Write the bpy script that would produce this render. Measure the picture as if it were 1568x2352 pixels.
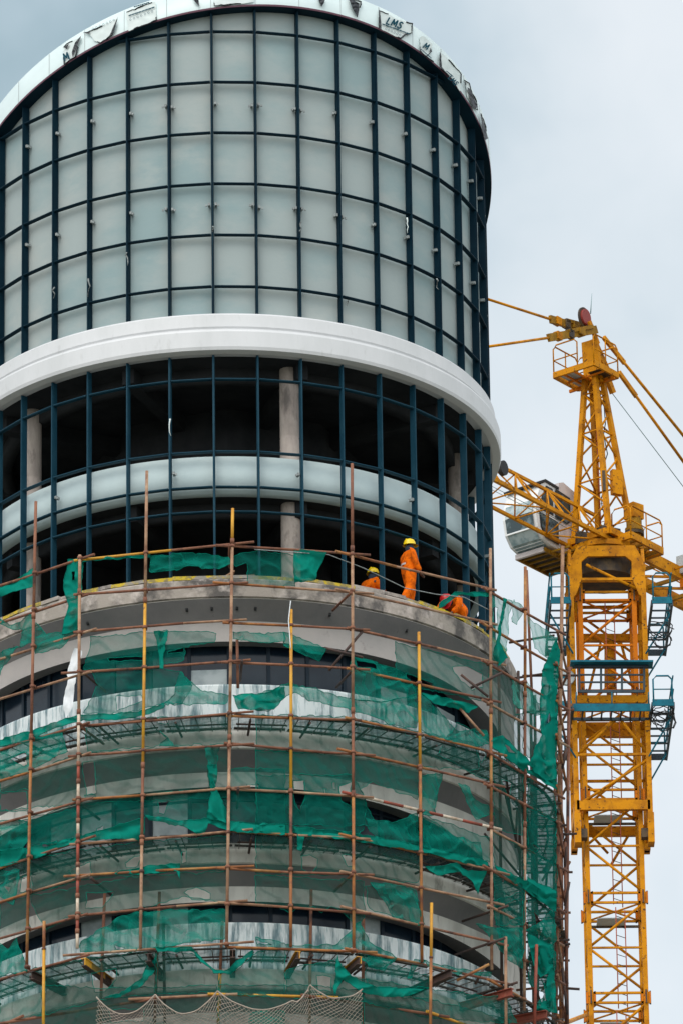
import bpy, bmesh, math, random
from math import sin, cos, pi, radians, sqrt, atan2, hypot
from mathutils import Vector, Matrix, noise
for o in list(bpy.data.objects): bpy.data.objects.remove(o, do_unlink=True)
scene = bpy.context.scene
col = scene.collection
random.seed(4)

# ------------------------------------------------------------------ camera
FPX, PITCH, ROLL, YAW, DIST = 17060.0, .40733, -.01363, .01664, 170.738
_cy, _sy = cos(YAW), sin(YAW)
FW = Vector((_sy*cos(PITCH), _cy*cos(PITCH), sin(PITCH)))
_rt = Vector((_cy, -_sy, 0)); _up = _rt.cross(FW)
RT = _rt*cos(ROLL)+_up*sin(ROLL); UP = -_rt*sin(ROLL)+_up*cos(ROLL)
EYE = Vector((0, -DIST, 0))
cd = bpy.data.cameras.new('camera'); cam = bpy.data.objects.new('camera', cd); col.objects.link(cam)
cam.matrix_world = Matrix(((RT.x, UP.x, -FW.x, EYE.x), (RT.y, UP.y, -FW.y, EYE.y), (RT.z, UP.z, -FW.z, EYE.z), (0, 0, 0, 1)))
cd.sensor_fit = 'VERTICAL'; cd.sensor_height = 36; cd.lens = 36*FPX/2352.0
cd.clip_start = 1; cd.clip_end = 20000
scene.camera = cam

# ------------------------------------------------------------------ world and sun
SUN_EL, SUN_AZ = radians(52), radians(205)      # high and behind the camera, a little left
w = bpy.data.worlds.new('World'); scene.world = w; w.use_nodes = True
nt = w.node_tree; nt.nodes.clear()
N = nt.nodes.new; Lk = nt.links.new
out = N('ShaderNodeOutputWorld'); bg1 = N('ShaderNodeBackground'); bg2 = N('ShaderNodeBackground'); add = N('ShaderNodeAddShader')
sky = N('ShaderNodeTexSky'); sky.sky_type = 'NISHITA'; sky.sun_disc = False; sky.sun_elevation = SUN_EL; sky.sun_rotation = SUN_AZ; sky.dust_density = 4
bg1.inputs['Strength'].default_value = .05; Lk(sky.outputs[0], bg1.inputs['Color'])
tc = N('ShaderNodeTexCoord')
no = N('ShaderNodeTexNoise'); no.inputs['Scale'].default_value = 14; no.inputs['Detail'].default_value = 5; no.inputs['Roughness'].default_value = .55
Lk(tc.outputs['Generated'], no.inputs['Vector'])
# a darker cloud bank up to the left of the tower top
dt = N('ShaderNodeVectorMath'); dt.operation = 'DOT_PRODUCT'; dt.inputs[1].default_value = tuple((FW-RT*.052+UP*.078).normalized()); Lk(tc.outputs['Generated'], dt.inputs[0])
pm = N('ShaderNodeMapRange'); pm.interpolation_type = 'SMOOTHSTEP'; Lk(dt.outputs['Value'], pm.inputs['Value'])
pm.inputs['From Min'].default_value = cos(radians(5.6)); pm.inputs['From Max'].default_value = cos(radians(.6)); pm.inputs['To Min'].default_value = 0; pm.inputs['To Max'].default_value = -.80
mu = N('ShaderNodeMath'); mu.operation = 'MULTIPLY_ADD'; Lk(no.outputs['Fac'], mu.inputs[0]); mu.inputs[1].default_value = 1.7; mu.inputs[2].default_value = .13
ad = N('ShaderNodeMath'); ad.operation = 'ADD'; Lk(pm.outputs[0], ad.inputs[0]); Lk(mu.outputs[0], ad.inputs[1])
cr = N('ShaderNodeValToRGB'); Lk(ad.outputs[0], cr.inputs[0])
e = cr.color_ramp.elements
e[0].position = .10; e[0].color = (.28, .395, .41, 1)
e[1].position = 1.0; e[1].color = (.80, .835, .835, 1)
m1 = e.new(.45); m1.color = (.50, .60, .63, 1)
m2 = e.new(.72); m2.color = (.69, .75, .76, 1)
bg2.inputs['Strength'].default_value = .92
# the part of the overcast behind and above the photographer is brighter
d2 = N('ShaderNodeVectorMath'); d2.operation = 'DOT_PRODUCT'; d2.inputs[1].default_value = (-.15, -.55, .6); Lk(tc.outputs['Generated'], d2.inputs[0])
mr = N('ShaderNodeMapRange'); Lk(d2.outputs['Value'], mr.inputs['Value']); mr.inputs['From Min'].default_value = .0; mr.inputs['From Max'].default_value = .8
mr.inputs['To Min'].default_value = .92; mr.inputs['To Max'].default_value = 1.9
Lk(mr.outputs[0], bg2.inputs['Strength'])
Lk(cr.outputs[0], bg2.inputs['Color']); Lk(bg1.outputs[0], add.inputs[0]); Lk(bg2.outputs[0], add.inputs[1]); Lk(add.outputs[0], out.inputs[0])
sl = bpy.data.lights.new('sun', 'SUN'); sl.energy = .8; sl.angle = radians(25); sl.color = (1, .96, .9)
so = bpy.data.objects.new('sun', sl); col.objects.link(so)
sd = Vector((sin(SUN_AZ)*cos(SUN_EL), cos(SUN_AZ)*cos(SUN_EL), sin(SUN_EL)))
so.rotation_euler = sd.to_track_quat('Z', 'Y').to_euler(); so.location = (0, 0, 150)
vs = scene.view_settings; vs.view_transform = 'Standard'; vs.look = 'None'; vs.exposure = 0; vs.gamma = 1
scene.render.engine = 'CYCLES'; scene.cycles.transparent_max_bounces = 24

# ------------------------------------------------------------------ helpers: pixels of a 1568x2352 view to real points
def ray(x, y): return FW+RT*((x-784)/FPX)-UP*((y-1176)/FPX)
def onY(x, y, Y):
    d = ray(x, y); return EYE+d*((Y+DIST)/d.y)
def onZ(x, y, z):
    d = ray(x, y); return EYE+d*(z/d.z)
def cyl(x, y, r):
    d = ray(x, y); a = d.x**2+d.y**2; b = EYE.y*d.y; c = EYE.y**2-r*r; q = max(b*b-a*c, 0)
    return EYE+d*((-b-sqrt(q))/a)
def P(th, r, z): return Vector((r*sin(th), -r*cos(th), z))

# ------------------------------------------------------------------ materials
MATS = {}
def mat(name, c, rough=.7, metal=0, c2=None, scale=3, amt=.5, stretch=(1, 1, 1), bump=0, bscale=40, c3=None, lo=.4, hi=.65, spec=.5, detail=6, c3s=1.5, c3lo=.58, c3hi=.66):
    m = bpy.data.materials.new(name); m.use_nodes = True; t = m.node_tree; b = t.nodes['Principled BSDF']
    b.inputs['Base Color'].default_value = (*c, 1); b.inputs['Roughness'].default_value = rough; b.inputs['Metallic'].default_value = metal
    b.inputs['Specular IOR Level'].default_value = spec
    tcn = t.nodes.new('ShaderNodeTexCoord'); mp = t.nodes.new('ShaderNodeMapping'); mp.inputs['Scale'].default_value = stretch
    t.links.new(tcn.outputs['Object'], mp.inputs['Vector'])
    def nz(s, lo, hi, off=0):
        n = t.nodes.new('ShaderNodeTexNoise'); n.inputs['Scale'].default_value = s; n.inputs['Detail'].default_value = detail; n.inputs['Roughness'].default_value = .62
        v = t.nodes.new('ShaderNodeVectorMath'); v.operation = 'ADD'; v.inputs[1].default_value = (off, off*.7, off*1.3)
        t.links.new(mp.outputs[0], v.inputs[0]); t.links.new(v.outputs[0], n.inputs['Vector'])
        r = t.nodes.new('ShaderNodeMapRange'); r.inputs['From Min'].default_value = lo; r.inputs['From Max'].default_value = hi
        t.links.new(n.outputs['Fac'], r.inputs['Value']); return n, r
    last = None
    if c2:
        n, r = nz(scale, lo, hi); mx = t.nodes.new('ShaderNodeMix'); mx.data_type = 'RGBA'
        mx.inputs['A'].default_value = (*c, 1); mx.inputs['B'].default_value = (*c2, 1)
        k = t.nodes.new('ShaderNodeMath'); k.operation = 'MULTIPLY'; k.inputs[1].default_value = amt; t.links.new(r.outputs[0], k.inputs[0]); t.links.new(k.outputs[0], mx.inputs['Factor'])
        last = mx.outputs['Result']
    if c3:
        n, r = nz(c3s, c3lo, c3hi, 17); mx = t.nodes.new('ShaderNodeMix'); mx.data_type = 'RGBA'
        if last: t.links.new(last, mx.inputs['A'])
        else: mx.inputs['A'].default_value = (*c, 1)
        mx.inputs['B'].default_value = (*c3, 1); t.links.new(r.outputs[0], mx.inputs['Factor']); last = mx.outputs['Result']
    if last: t.links.new(last, b.inputs['Base Color'])
    if bump:
        n, r = nz(bscale, 0, 1, 5); bp = t.nodes.new('ShaderNodeBump'); bp.inputs['Strength'].default_value = bump; bp.inputs['Distance'].default_value = .02
        t.links.new(n.outputs['Fac'], bp.inputs['Height']); t.links.new(bp.outputs[0], b.inputs['Normal'])
    MATS[name] = m; return m
mat('panel', (.335, .388, .388), .85, c2=(.24, .335, .35), scale=.30, amt=.8, bump=.2, bscale=5, lo=.44, hi=.62, stretch=(1, 1, 1.7), c3=(.40, .43, .415), c3s=.45, c3lo=.54, c3hi=.75, spec=.15)
mat('spandrel', (.46, .55, .56), .7, c2=(.38, .47, .49), scale=.8, amt=.7, bump=.3, bscale=9, spec=.2)
mat('navy_frame', (.002, .015, .027), .55, c2=(.004, .026, .042), scale=1.3, amt=.6, c3=(.08, .13, .16), c3s=7, c3lo=.70, c3hi=.77, spec=.08)
mat('blue_frame', (.006, .040, .066), .55, c2=(.016, .06, .09), scale=1.5, amt=.6, c3=(.2, .25, .28), c3s=7, c3lo=.69, c3hi=.77, spec=.12)
mat('white_cladding', (.61, .615, .63), .5, c2=(.53, .54, .55), scale=.7, amt=.7, bump=.05, bscale=3, stretch=(1.5, 1.5, .5), c3=(.42, .42, .42), c3s=5, c3lo=.60, c3hi=.9)
mat('fascia', (.62, .72, .72), .4, c2=(.52, .62, .63), scale=.9, amt=.6)
mat('fascia_fringe', (.11, .035, .06), .5)  # magenta lens fringe painted as a thin line along the rim
mat('roofing', (.2, .2, .2), .9, c2=(.1, .1, .1))
mat('film', (.64, .71, .70), .45, c2=(.52, .60, .60), scale=5, amt=.4, bump=.12, bscale=9)
mat('film_back', (.012, .016, .022), .5)
mat('print_teal', (.002, .055, .085), .7, spec=.1)
mat('clip', (.30, .33, .33), .5, c2=(.08, .09, .09), scale=20, amt=.8)
mat('column_concrete', (.43, .37, .33), .85, c2=(.27, .23, .21), scale=2.2, amt=.9, stretch=(1, 1, .4), bump=.5, bscale=12, c3=(.15, .13, .12), c3s=3, c3lo=.55, c3hi=.70)
mat('shaded_concrete', (.032, .034, .037), .95, c2=(.017, .019, .022), scale=1.1, amt=.9, bump=.4, bscale=6, spec=.1)  # interior shade put into the colour, far darker than bare concrete
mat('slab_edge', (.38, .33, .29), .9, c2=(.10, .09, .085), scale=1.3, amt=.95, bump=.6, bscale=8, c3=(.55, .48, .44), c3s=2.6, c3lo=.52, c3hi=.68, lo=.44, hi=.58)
mat('render_coat', (.46, .42, .40), .9, c2=(.37, .345, .335), scale=.8, amt=.8, bump=.3, bscale=8, c3=(.25, .22, .21), c3s=2.6, c3lo=.66, c3hi=.78, spec=.2)
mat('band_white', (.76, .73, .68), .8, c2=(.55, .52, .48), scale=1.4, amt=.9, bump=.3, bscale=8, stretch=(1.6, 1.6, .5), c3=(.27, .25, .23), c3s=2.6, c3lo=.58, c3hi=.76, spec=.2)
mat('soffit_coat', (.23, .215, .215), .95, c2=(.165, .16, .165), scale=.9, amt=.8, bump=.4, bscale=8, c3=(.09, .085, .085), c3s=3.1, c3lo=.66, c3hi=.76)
mat('streaky_white', (.76, .81, .82), .45, c2=(.10, .19, .22), scale=2.6, amt=.95, stretch=(1.8, 1.8, .25), lo=.47, hi=.60, c3=(.34, .47, .50), c3s=7, c3lo=.54, c3hi=.66)
mat('yellow_foam', (.60, .43, .03), .9, c2=(.26, .21, .09), scale=5, amt=.9, bump=1, bscale=18, lo=.46, hi=.56, c3=(.30, .27, .24), c3s=2, c3lo=.5, c3hi=.58)
mat('dark_glass', (.004, .011, .022), .15, c2=(.014, .028, .042), scale=1.2, amt=.7, spec=.3)
mat('pale_board', (.42, .47, .48), .6, c2=(.2, .25, .27), scale=2.5, amt=.7)
mat('window_frame', (.008, .018, .03), .5, spec=.2)
mat('steel_rust', (.16, .058, .032), .8, c2=(.28, .12, .065), scale=2.4, amt=.9, stretch=(1, 1, .6), bump=.5, bscale=30, c3=(.055, .028, .024), c3s=3.5, c3lo=.53, c3hi=.68)
mat('steel_tan', (.34, .195, .115), .8, c2=(.17, .07, .04), scale=3, amt=.95, bump=.5, bscale=30, c3=(.44, .30, .19), c3s=1.6, c3lo=.52, c3hi=.68)
mat('steel_orange', (.34, .125, .03), .75, c2=(.15, .05, .025), scale=3, amt=.95, bump=.4, bscale=30, c3=(.42, .22, .07), c3s=1.6, c3lo=.52, c3hi=.68)
mat('steel_yellow', (.60, .30, .015), .6, c2=(.42, .17, .02), scale=2.5, amt=.8, bump=.3, bscale=30, c3=(.2, .08, .03), c3s=5, c3lo=.62, c3hi=.7)
mat('steel_white', (.60, .52, .42), .7, c2=(.35, .2, .12), scale=5, amt=.8)
mat('steel_red', (.30, .055, .03), .7, c2=(.16, .05, .03), scale=4, amt=.8)
mat('steel_dark', (.045, .03, .028), .8, c2=(.1, .05, .035), scale=4, amt=.8)
mat('bamboo_board', (.06, .05, .04), .9, c2=(.03, .028, .025), scale=5, amt=.8, bump=.5, bscale=30)
mat('wire', (.12, .12, .11), .6)
mat('white_plastic', (.80, .82, .84), .45, c2=(.62, .66, .7), scale=5, amt=.6, bump=.6, bscale=8)
mat('rope', (.36, .29, .24), .9, c2=(.24, .20, .17), scale=12, amt=.7)
mat('crane_yellow', (.60, .235, .003), .6, c2=(.34, .12, .004), scale=1.6, amt=.9, bump=.15, bscale=12, c3=(.09, .04, .015), c3s=8, c3lo=.585, c3hi=.66, spec=.12, lo=.45, hi=.62)
mat('crane_orange', (.64, .18, .004), .6, c2=(.46, .12, .005), scale=1.4, amt=.8, c3=(.12, .05, .02), c3s=7, c3lo=.61, c3hi=.69, spec=.12)
mat('crane_dark', (.03, .022, .018), .7, c2=(.12, .07, .02), scale=4, amt=.7)
mat('crane_ochre', (.33, .165, .010), .6, c2=(.12, .06, .01), scale=4, amt=.7, spec=.15)
mat('crane_blue', (.008, .14, .20), .6, c2=(.005, .08, .12), scale=3, amt=.8, c3=(.05, .05, .05), c3s=6, c3lo=.62, c3hi=.7, spec=.15)
mat('crane_navy', (.010, .022, .035), .6, c2=(.02, .06, .08), scale=3, amt=.7)
mat('ladder_red', (.42, .09, .04), .6)
mat('pulley_red', (.24, .025, .018), .5)
mat('cab_white', (.74, .75, .75), .35, c2=(.6, .6, .6), scale=1.5, amt=.6)
mat('cab_box', (.56, .50, .49), .6, c2=(.42, .36, .35), scale=1.6, amt=.8)
mat('cab_glass', (.20, .28, .30), .08, c2=(.46, .53, .54), scale=2.2, amt=.8, lo=.45, hi=.58)
mat('cab_dark', (.02, .045, .055), .08, c2=(.16, .22, .24), scale=2.6, amt=.8, lo=.52, hi=.62)
mat('grille', (.40, .44, .45), .5, c2=(.30, .33, .34), scale=4, amt=.6)
mat('dark_rubber', (.015, .016, .018), .7)
mat('orange_cloth', (.80, .145, .003), .9, c2=(.38, .06, .004), scale=6, amt=.75, bump=1.0, bscale=12, c3=(.16, .04, .01), c3s=7, c3lo=.60, c3hi=.72, spec=.1, lo=.48, hi=.62)
mat('reflective', (.50, .47, .45), .5)
mat('skin', (.075, .038, .025), .6)
mat('helmet_yellow', (.80, .56, .005), .35)
mat('helmet_red', (.50, .01, .012), .35)
mat('navy_cloth', (.02, .035, .06), .9)
mat('cable_steel', (.16, .26, .27), .5)
mat('ground_soil', (.21, .20, .18), .95, c2=(.12, .14, .09), scale=.05, amt=.9, bump=.5, bscale=.5)
def netmat(name, c, alpha, lo=.35, hi=.7, var=.35):
    m = bpy.data.materials.new(name); m.use_nodes = True; t = m.node_tree; t.nodes.clear(); n = t.nodes.new; l = t.links.new
    o = n('ShaderNodeOutputMaterial'); mix = n('ShaderNodeMixShader'); tr = n('ShaderNodeBsdfTransparent'); df = n('ShaderNodeBsdfDiffuse'); tl = n('ShaderNodeBsdfTranslucent'); m2 = n('ShaderNodeMixShader'); m2.inputs[0].default_value = .4
    tcn = n('ShaderNodeTexCoord')
    nz = n('ShaderNodeTexNoise'); nz.inputs['Scale'].default_value = 1.6; nz.inputs['Detail'].default_value = 7; nz.inputs['Roughness'].default_value = .65; l(tcn.outputs['Object'], nz.inputs['Vector'])
    mp = n('ShaderNodeMapping'); mp.inputs['Scale'].default_value = (2.6, 2.6, 2.2); mp.inputs['Rotation'].default_value = (.35, .5, .2); l(tcn.outputs['Object'], mp.inputs['Vector'])
    fine = n('ShaderNodeTexWave'); fine.wave_type = 'BANDS'; fine.bands_direction = 'DIAGONAL'; fine.inputs['Scale'].default_value = .55; fine.inputs['Distortion'].default_value = 9; fine.inputs['Detail'].default_value = 2.5; fine.inputs['Detail Scale'].default_value = .6; l(mp.outputs[0], fine.inputs['Vector'])
    r = n('ShaderNodeMapRange'); l(nz.outputs['Fac'], r.inputs['Value']); r.inputs['From Min'].default_value = lo; r.inputs['From Max'].default_value = hi
    r.inputs['To Min'].default_value = max(alpha-var/2, .05); r.inputs['To Max'].default_value = min(alpha+var/2, 1)
    r2 = n('ShaderNodeMapRange'); l(fine.outputs['Fac'], r2.inputs['Value']); r2.inputs['From Min'].default_value = .62; r2.inputs['From Max'].default_value = 1.0; r2.inputs['To Min'].default_value = -.03; r2.inputs['To Max'].default_value = .14
    # seen edge-on the weave closes up
    lw = n('ShaderNodeLayerWeight'); lw.inputs['Blend'].default_value = .35
    a1 = n('ShaderNodeMath'); a1.operation = 'ADD'; l(r.outputs[0], a1.inputs[0]); l(r2.outputs[0], a1.inputs[1])
    a2 = n('ShaderNodeMath'); a2.operation = 'MULTIPLY_ADD'; a2.use_clamp = True; l(lw.outputs['Facing'], a2.inputs[0]); a2.inputs[1].default_value = .25; l(a1.outputs[0], a2.inputs[2])
    l(a2.outputs[0], mix.inputs[0])
    cm = n('ShaderNodeMix'); cm.data_type = 'RGBA'; cm.inputs['A'].default_value = (*c, 1); cm.inputs['B'].default_value = (c[0]+.012, c[1]*1.15+.005, c[2]*1.15+.01, 1)
    nz2 = n('ShaderNodeTexNoise'); nz2.inputs['Scale'].default_value = 4; nz2.inputs['Detail'].default_value = 6; l(tcn.outputs['Object'], nz2.inputs['Vector']); l(nz2.outputs['Fac'], cm.inputs['Factor'])
    for b in (df, tl): l(cm.outputs['Result'], b.inputs['Color'])
    l(df.outputs[0], m2.inputs[1]); l(tl.outputs[0], m2.inputs[2]); l(tr.outputs[0], mix.inputs[1]); l(m2.outputs[0], mix.inputs[2]); l(mix.outputs[0], o.inputs[0])
    MATS[name] = m
netmat('net_sheer', (.001, .150, .116), .50, var=.22)
netmat('net_dusty', (.008, .090, .068), .44, var=.18)
netmat('net_medium', (.001, .22, .165), .66, var=.32)
netmat('net_dense', (.001, .24, .178), .93, var=.14)
netmat('net_mesh', (.10, .11, .10), .32, var=.25)
netmat('net_pale', (.06, .40, .31), .48, var=.2)

# ------------------------------------------------------------------ mesh builder
class MB:
    def __init__(s): s.v = []; s.f = []; s.m = []; s.mats = []; s.cur = 0; s.smooth = []; s.sm = False
    def use(s, name):
        if name not in s.mats: s.mats.append(name)
        s.cur = s.mats.index(name); return s
    def face(s, idx): s.f.append(idx); s.m.append(s.cur); s.smooth.append(s.sm)
    def quad(s, a, b, c, d):
        n = len(s.v); s.v += [Vector(a), Vector(b), Vector(c), Vector(d)]; s.face((n, n+1, n+2, n+3))
    def frame(s, p, q, upv=None):
        d = (q-p).normalized(); u = Vector(upv) if upv is not None else Vector((0, 0, 1))
        if abs(d.dot(u)) > .98: u = Vector((1, 0, 0)) if upv is None else u.orthogonal()
        a = d.cross(u).normalized(); b = a.cross(d).normalized(); return d, a, b
    def bar(s, p, q, w, h=None, upv=None):
        h = h or w; p = Vector(p); q = Vector(q)
        if (q-p).length < 1e-6: return s
        d, a, b = s.frame(p, q, upv); n = len(s.v)
        for c in (p, q):
            for i, j in ((-1, -1), (1, -1), (1, 1), (-1, 1)): s.v.append(c+a*(i*w/2)+b*(j*h/2))
        for f in ((0, 3, 2, 1), (4, 5, 6, 7), (0, 1, 5, 4), (1, 2, 6, 5), (2, 3, 7, 6), (3, 0, 4, 7)): s.face(tuple(n+i for i in f))
        return s
    def tube(s, p, q, r, n=8, r2=None, caps=True):
        return s.path([Vector(p), Vector(q)], r, n, r2, caps)
    def path(s, pts, r, n=6, r2=None, caps=True):
        pts = [Vector(p) for p in pts]; base = len(s.v); old = s.sm; k = len(pts)
        for i, p in enumerate(pts):
            d0 = pts[min(i+1, k-1)]; d1 = pts[max(i-1, 0)]
            d, a, b = s.frame(d1, d0)
            rr = r if r2 is None else r+(r2-r)*i/(k-1)
            for j in range(n):
                t = 2*pi*j/n; s.v.append(p+a*(rr*cos(t))+b*(rr*sin(t)))
        s.sm = True
        for i in range(k-1):
            for j in range(n):
                j2 = (j+1) % n; s.face((base+i*n+j, base+i*n+j2, base+(i+1)*n+j2, base+(i+1)*n+j))
        s.sm = False
        if caps: s.face(tuple(base+j for j in reversed(range(n)))); s.face(tuple(base+(k-1)*n+j for j in range(n)))
        s.sm = old; return s
    def box(s, c, sz, rot=0):
        c = Vector(c); x, y, z = [k/2 for k in sz]; n = len(s.v); cr, sr = cos(rot), sin(rot)
        for k in (-z, z):
            for i, j in ((-x, -y), (x, -y), (x, y), (-x, y)): s.v.append(c+Vector((i*cr-j*sr, i*sr+j*cr, k)))
        for f in ((0, 3, 2, 1), (4, 5, 6, 7), (0, 1, 5, 4), (1, 2, 6, 5), (2, 3, 7, 6), (3, 0, 4, 7)): s.face(tuple(n+i for i in f))
        return s
    def lathe(s, prof, t0=0, t1=2*pi, n=128, closed=False, smooth=True):
        # prof: (r, z) list; t measured like P()
        base = len(s.v); k = len(prof); full = abs(t1-t0-2*pi) < 1e-6; cols_ = n if full else n+1; old = s.sm; s.sm = smooth
        for i in range(cols_):
            th = t0+(t1-t0)*i/n
            for r, z in prof: s.v.append(P(th, r, z(th) if callable(z) else z))
        for i in range(n):
            i2 = (i+1) % cols_
            for j in range(k if closed else k-1):
                j2 = (j+1) % k; s.face((base+i*k+j, base+i2*k+j, base+i2*k+j2, base+i*k+j2))
        s.sm = old; return s
    def prism(s, pts, d):
        # pts: planar outline, d: extrusion vector
        pts = [Vector(p) for p in pts]; d = Vector(d); n = len(s.v); k = len(pts); s.v += pts; s.v += [p+d for p in pts]
        s.face(tuple(range(n, n+k))); s.face(tuple(reversed(range(n+k, n+2*k))))
        for i in range(k): j = (i+1) % k; s.face((n+i, n+k+i, n+k+j, n+j))
        return s
    def build(s, name, parent=None, top=False, fix=True):
        me = bpy.data.meshes.new(name)
        off = Vector((0, 0, 0))
        if top:
            xs = [v.x for v in s.v]; ys = [v.y for v in s.v]; zs = [v.z for v in s.v]
            off = Vector(((min(xs)+max(xs))/2, (min(ys)+max(ys))/2, min(zs)))
        elif parent is not None: off = WL[parent.name]
        me.from_pydata([v-off for v in s.v], [], s.f)
        for m in s.mats: me.materials.append(MATS[m])
        me.polygons.foreach_set('material_index', s.m); me.polygons.foreach_set('use_smooth', s.smooth)
        if fix:
            bm = bmesh.new(); bm.from_mesh(me); bmesh.ops.recalc_face_normals(bm, faces=bm.faces); bm.to_mesh(me); bm.free()
        me.update()
        o = bpy.data.objects.new(name, me); col.objects.link(o)
        if top: o.location = off; WL[o.name] = off
        elif parent is not None: o.parent = parent; WL[o.name] = off
        else: WL[o.name] = off
        return o
WL = {}
def tag(o, label=None, cat=None, group=None, kind=None):
    if label: o['label'] = label
    if cat: o['category'] = cat
    if group: o['group'] = group
    if kind: o['kind'] = kind
    return o
def empty(name, loc, label, cat, group=None):
    o = bpy.data.objects.new(name, None); col.objects.link(o); o.location = loc; o.empty_display_size = .2
    o.matrix_world = Matrix.Translation(Vector(loc)); WL[o.name] = Vector(loc)
    return tag(o, label, cat, group)

# ------------------------------------------------------------------ setting
g = MB().use('ground_soil')
for i in range(1): g.quad((-6000, -6000, -1.6), (6000, -6000, -1.6), (6000, 6000, -1.6), (-6000, 6000, -1.6))
tag(g.build('ground'), kind='structure')

# ------------------------------------------------------------------ tower
TH0, DTH = .11447, .16325
R0 = 6.6
def roofz(th, r=R0): return 81.886+r*(.3756*cos(th)+.1115*sin(th))
tower = empty('tower_building', (0, 0, -1.6), 'round unfinished tower with dark curtain wall grid, white cornice band and scaffolded lower floors', 'building')
def part(mb, name, parent=None, label=None):
    o = mb.build(name, parent or tower)
    if label: o['label'] = label
    return o
# the wall of pale panels behind the frame grid
m = MB().use('panel')
m.lathe([(6.41, lambda t: roofz(t, 6.72)-.01), (6.41, 75.7)], n=200); part(m, 'panel_wall')
m = MB().use('roofing')
m.lathe([(6.72, lambda t: roofz(t, 6.72)+.25), (3, lambda t: roofz(t, 3)+.25), (.01, lambda t: roofz(t, 0)+.25)], n=96); part(m, 'roof')
m = MB().use('shaded_concrete')
m.lathe([(6.28, lambda t: roofz(t, 6.28)-.1), (.01, lambda t: roofz(t, 0)-.1)], n=48)
# crown fascia with joints
m = MB().use('fascia'); nb = 40
m.lathe([(6.76, lambda t: roofz(t, 6.72)), (6.76, lambda t: roofz(t, 6.72)+.62), (6.60, lambda t: roofz(t, 6.72)+.64), (6.60, lambda t: roofz(t, 6.72)+.2)], n=200)
m.use('fascia_fringe').lathe([(6.765, lambda t: roofz(t, 6.72)-.035), (6.775, lambda t: roofz(t, 6.72)+.012)], n=200)
m.use('navy_frame').lathe([(6.765, lambda t: roofz(t, 6.72)-.035), (6.40, lambda t: roofz(t, 6.72)-.03)], n=200)  # underside coloured navy to stand for the shadow band below the rim
for k in range(-19, 19):
    t = TH0+DTH*(k+.0)+.0
    m.use('print_teal') if 0 else m.use('grille')
    m.bar(P(t, 6.763, roofz(t, 6.72)+.02), P(t, 6.763, roofz(t, 6.72)+.6), .012, .006, upv=P(t, 1, 0))
part(m, 'crown_fascia')
def mull(t, z0, z1, name, matn, wd=.085, dp=.20):
    m = MB().use(matn)
    a = P(t, R0-dp/2, z0); b = P(t, R0-dp/2, z1)
    m.bar(a, b, wd, dp, upv=P(t, 1, 0))
    m.bar(P(t, R0+.012, z0), P(t, R0+.012, z1), wd*.55, .03, upv=P(t, 1, 0))
    part(m, name)
def transom(z, matn, segs, wd=.042, dp=.09, name='transom', clip=False):
    m = MB().use(matn); got = 0
    for k in segs:
        t0 = TH0+DTH*k; t1 = t0+DTH; z0 = z1 = z
        if clip:
            a, b = roofz(t0, 6.72)-.06, roofz(t1, 6.72)-.06
            if a < z and b < z: continue
            if a < z: 
                s_ = (z-a)/(b-a); t0 = t0+DTH*s_
            if b < z:
                s_ = (z-a)/(b-a); t1 = t1-DTH*(1-s_)
        g_ = .006
        m.bar(P(t0+g_, R0-dp/2, z), P(t1-g_, R0-dp/2, z), dp, wd)
        m.bar(P(t0+g_, R0+.008, z+.004), P(t1-g_, R0+.008, z+.004), .02, wd*.5); got += 1
    if got: part(m, name)
KS = range(-19, 19)
for k in KS:
    t = TH0+DTH*k
    mull(t, 76.06, roofz(t, 6.72)-.04, 'mullion', 'navy_frame', .058, .16)
for z in (83.827, 82.434, 81.041, 79.648, 78.256, 76.863): transom(z, 'navy_frame', KS, clip=True)
# lower glazing frame (no panes yet)
for k in KS:
    t = TH0+DTH*k
    mull(t, 68.95, 75.0, 'mullion', 'blue_frame', .056, .14)
for z in (74.379, 72.456, 71.53, 70.876): transom(z, 'blue_frame', KS, wd=.042)
# clips
for (z, sel) in ((81.83, range(-6, 10)), (79.05, range(-6, 10)), (71.95, (-5, -2, 1, 4, 8))):
    for k in sel:
        t = TH0+DTH*k; m = MB().use('clip'); s = 1 if sin(t) < .1 else -1
        first = True
        for ss in ((1, -1) if -2 <= k <= 2 and z > 75 and random.random() < .6 else (s,)):
            if not first: part(m, 'clip'); m = MB().use('clip')
            first = False; tt = t+ss*.013; zz = z+random.uniform(-.05, .05)
            m.box(P(tt, R0-.09, zz), (.055, .14, .07), tt)
            m.box(P(tt+ss*.010, R0-.02, zz-.04), (.045, .03, .05), tt)
        part(m, 'clip')
# little torn tape rags on frames
for (x, y, h) in ((935, 500, .42), (690, 510, .3), (490, 520, .15), (292, 580, .35), (124, 660, .3), (797, 690, .15), (205, 640, .5), (1003, 640, .3), (392, 962, .45)):
    c = cyl(x, y, R0+.04); m = MB().use('film' if y > 900 or x == 935 else 'clip'); th = atan2(c.x, -c.y)
    pts = [c+Vector((random.uniform(-.03, .03), 0, -h*i/5)) for i in range(6)]; m.path(pts, .022, 5, .008); part(m, 'tape_rag')
# cornice
m = MB().use('white_cladding')
m.lathe([(6.45, 76.10), (6.69, 76.075), (6.735, 76.02), (6.75, 75.70), (6.725, 75.655), (6.725, 75.60), (6.84, 75.575), (6.86, 75.52), (6.86, 75.12), (6.835, 75.04), (6.64, 75.01), (6.45, 75.03)], n=240, smooth=False)
part(m, 'cornice')
# spandrel band of pale panels
m = MB().use('spandrel')
m.lathe([(6.15, 72.42), (6.36, 72.42), (6.36, 71.44), (6.15, 71.44)], n=200); part(m, 'spandrel_band')
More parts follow.
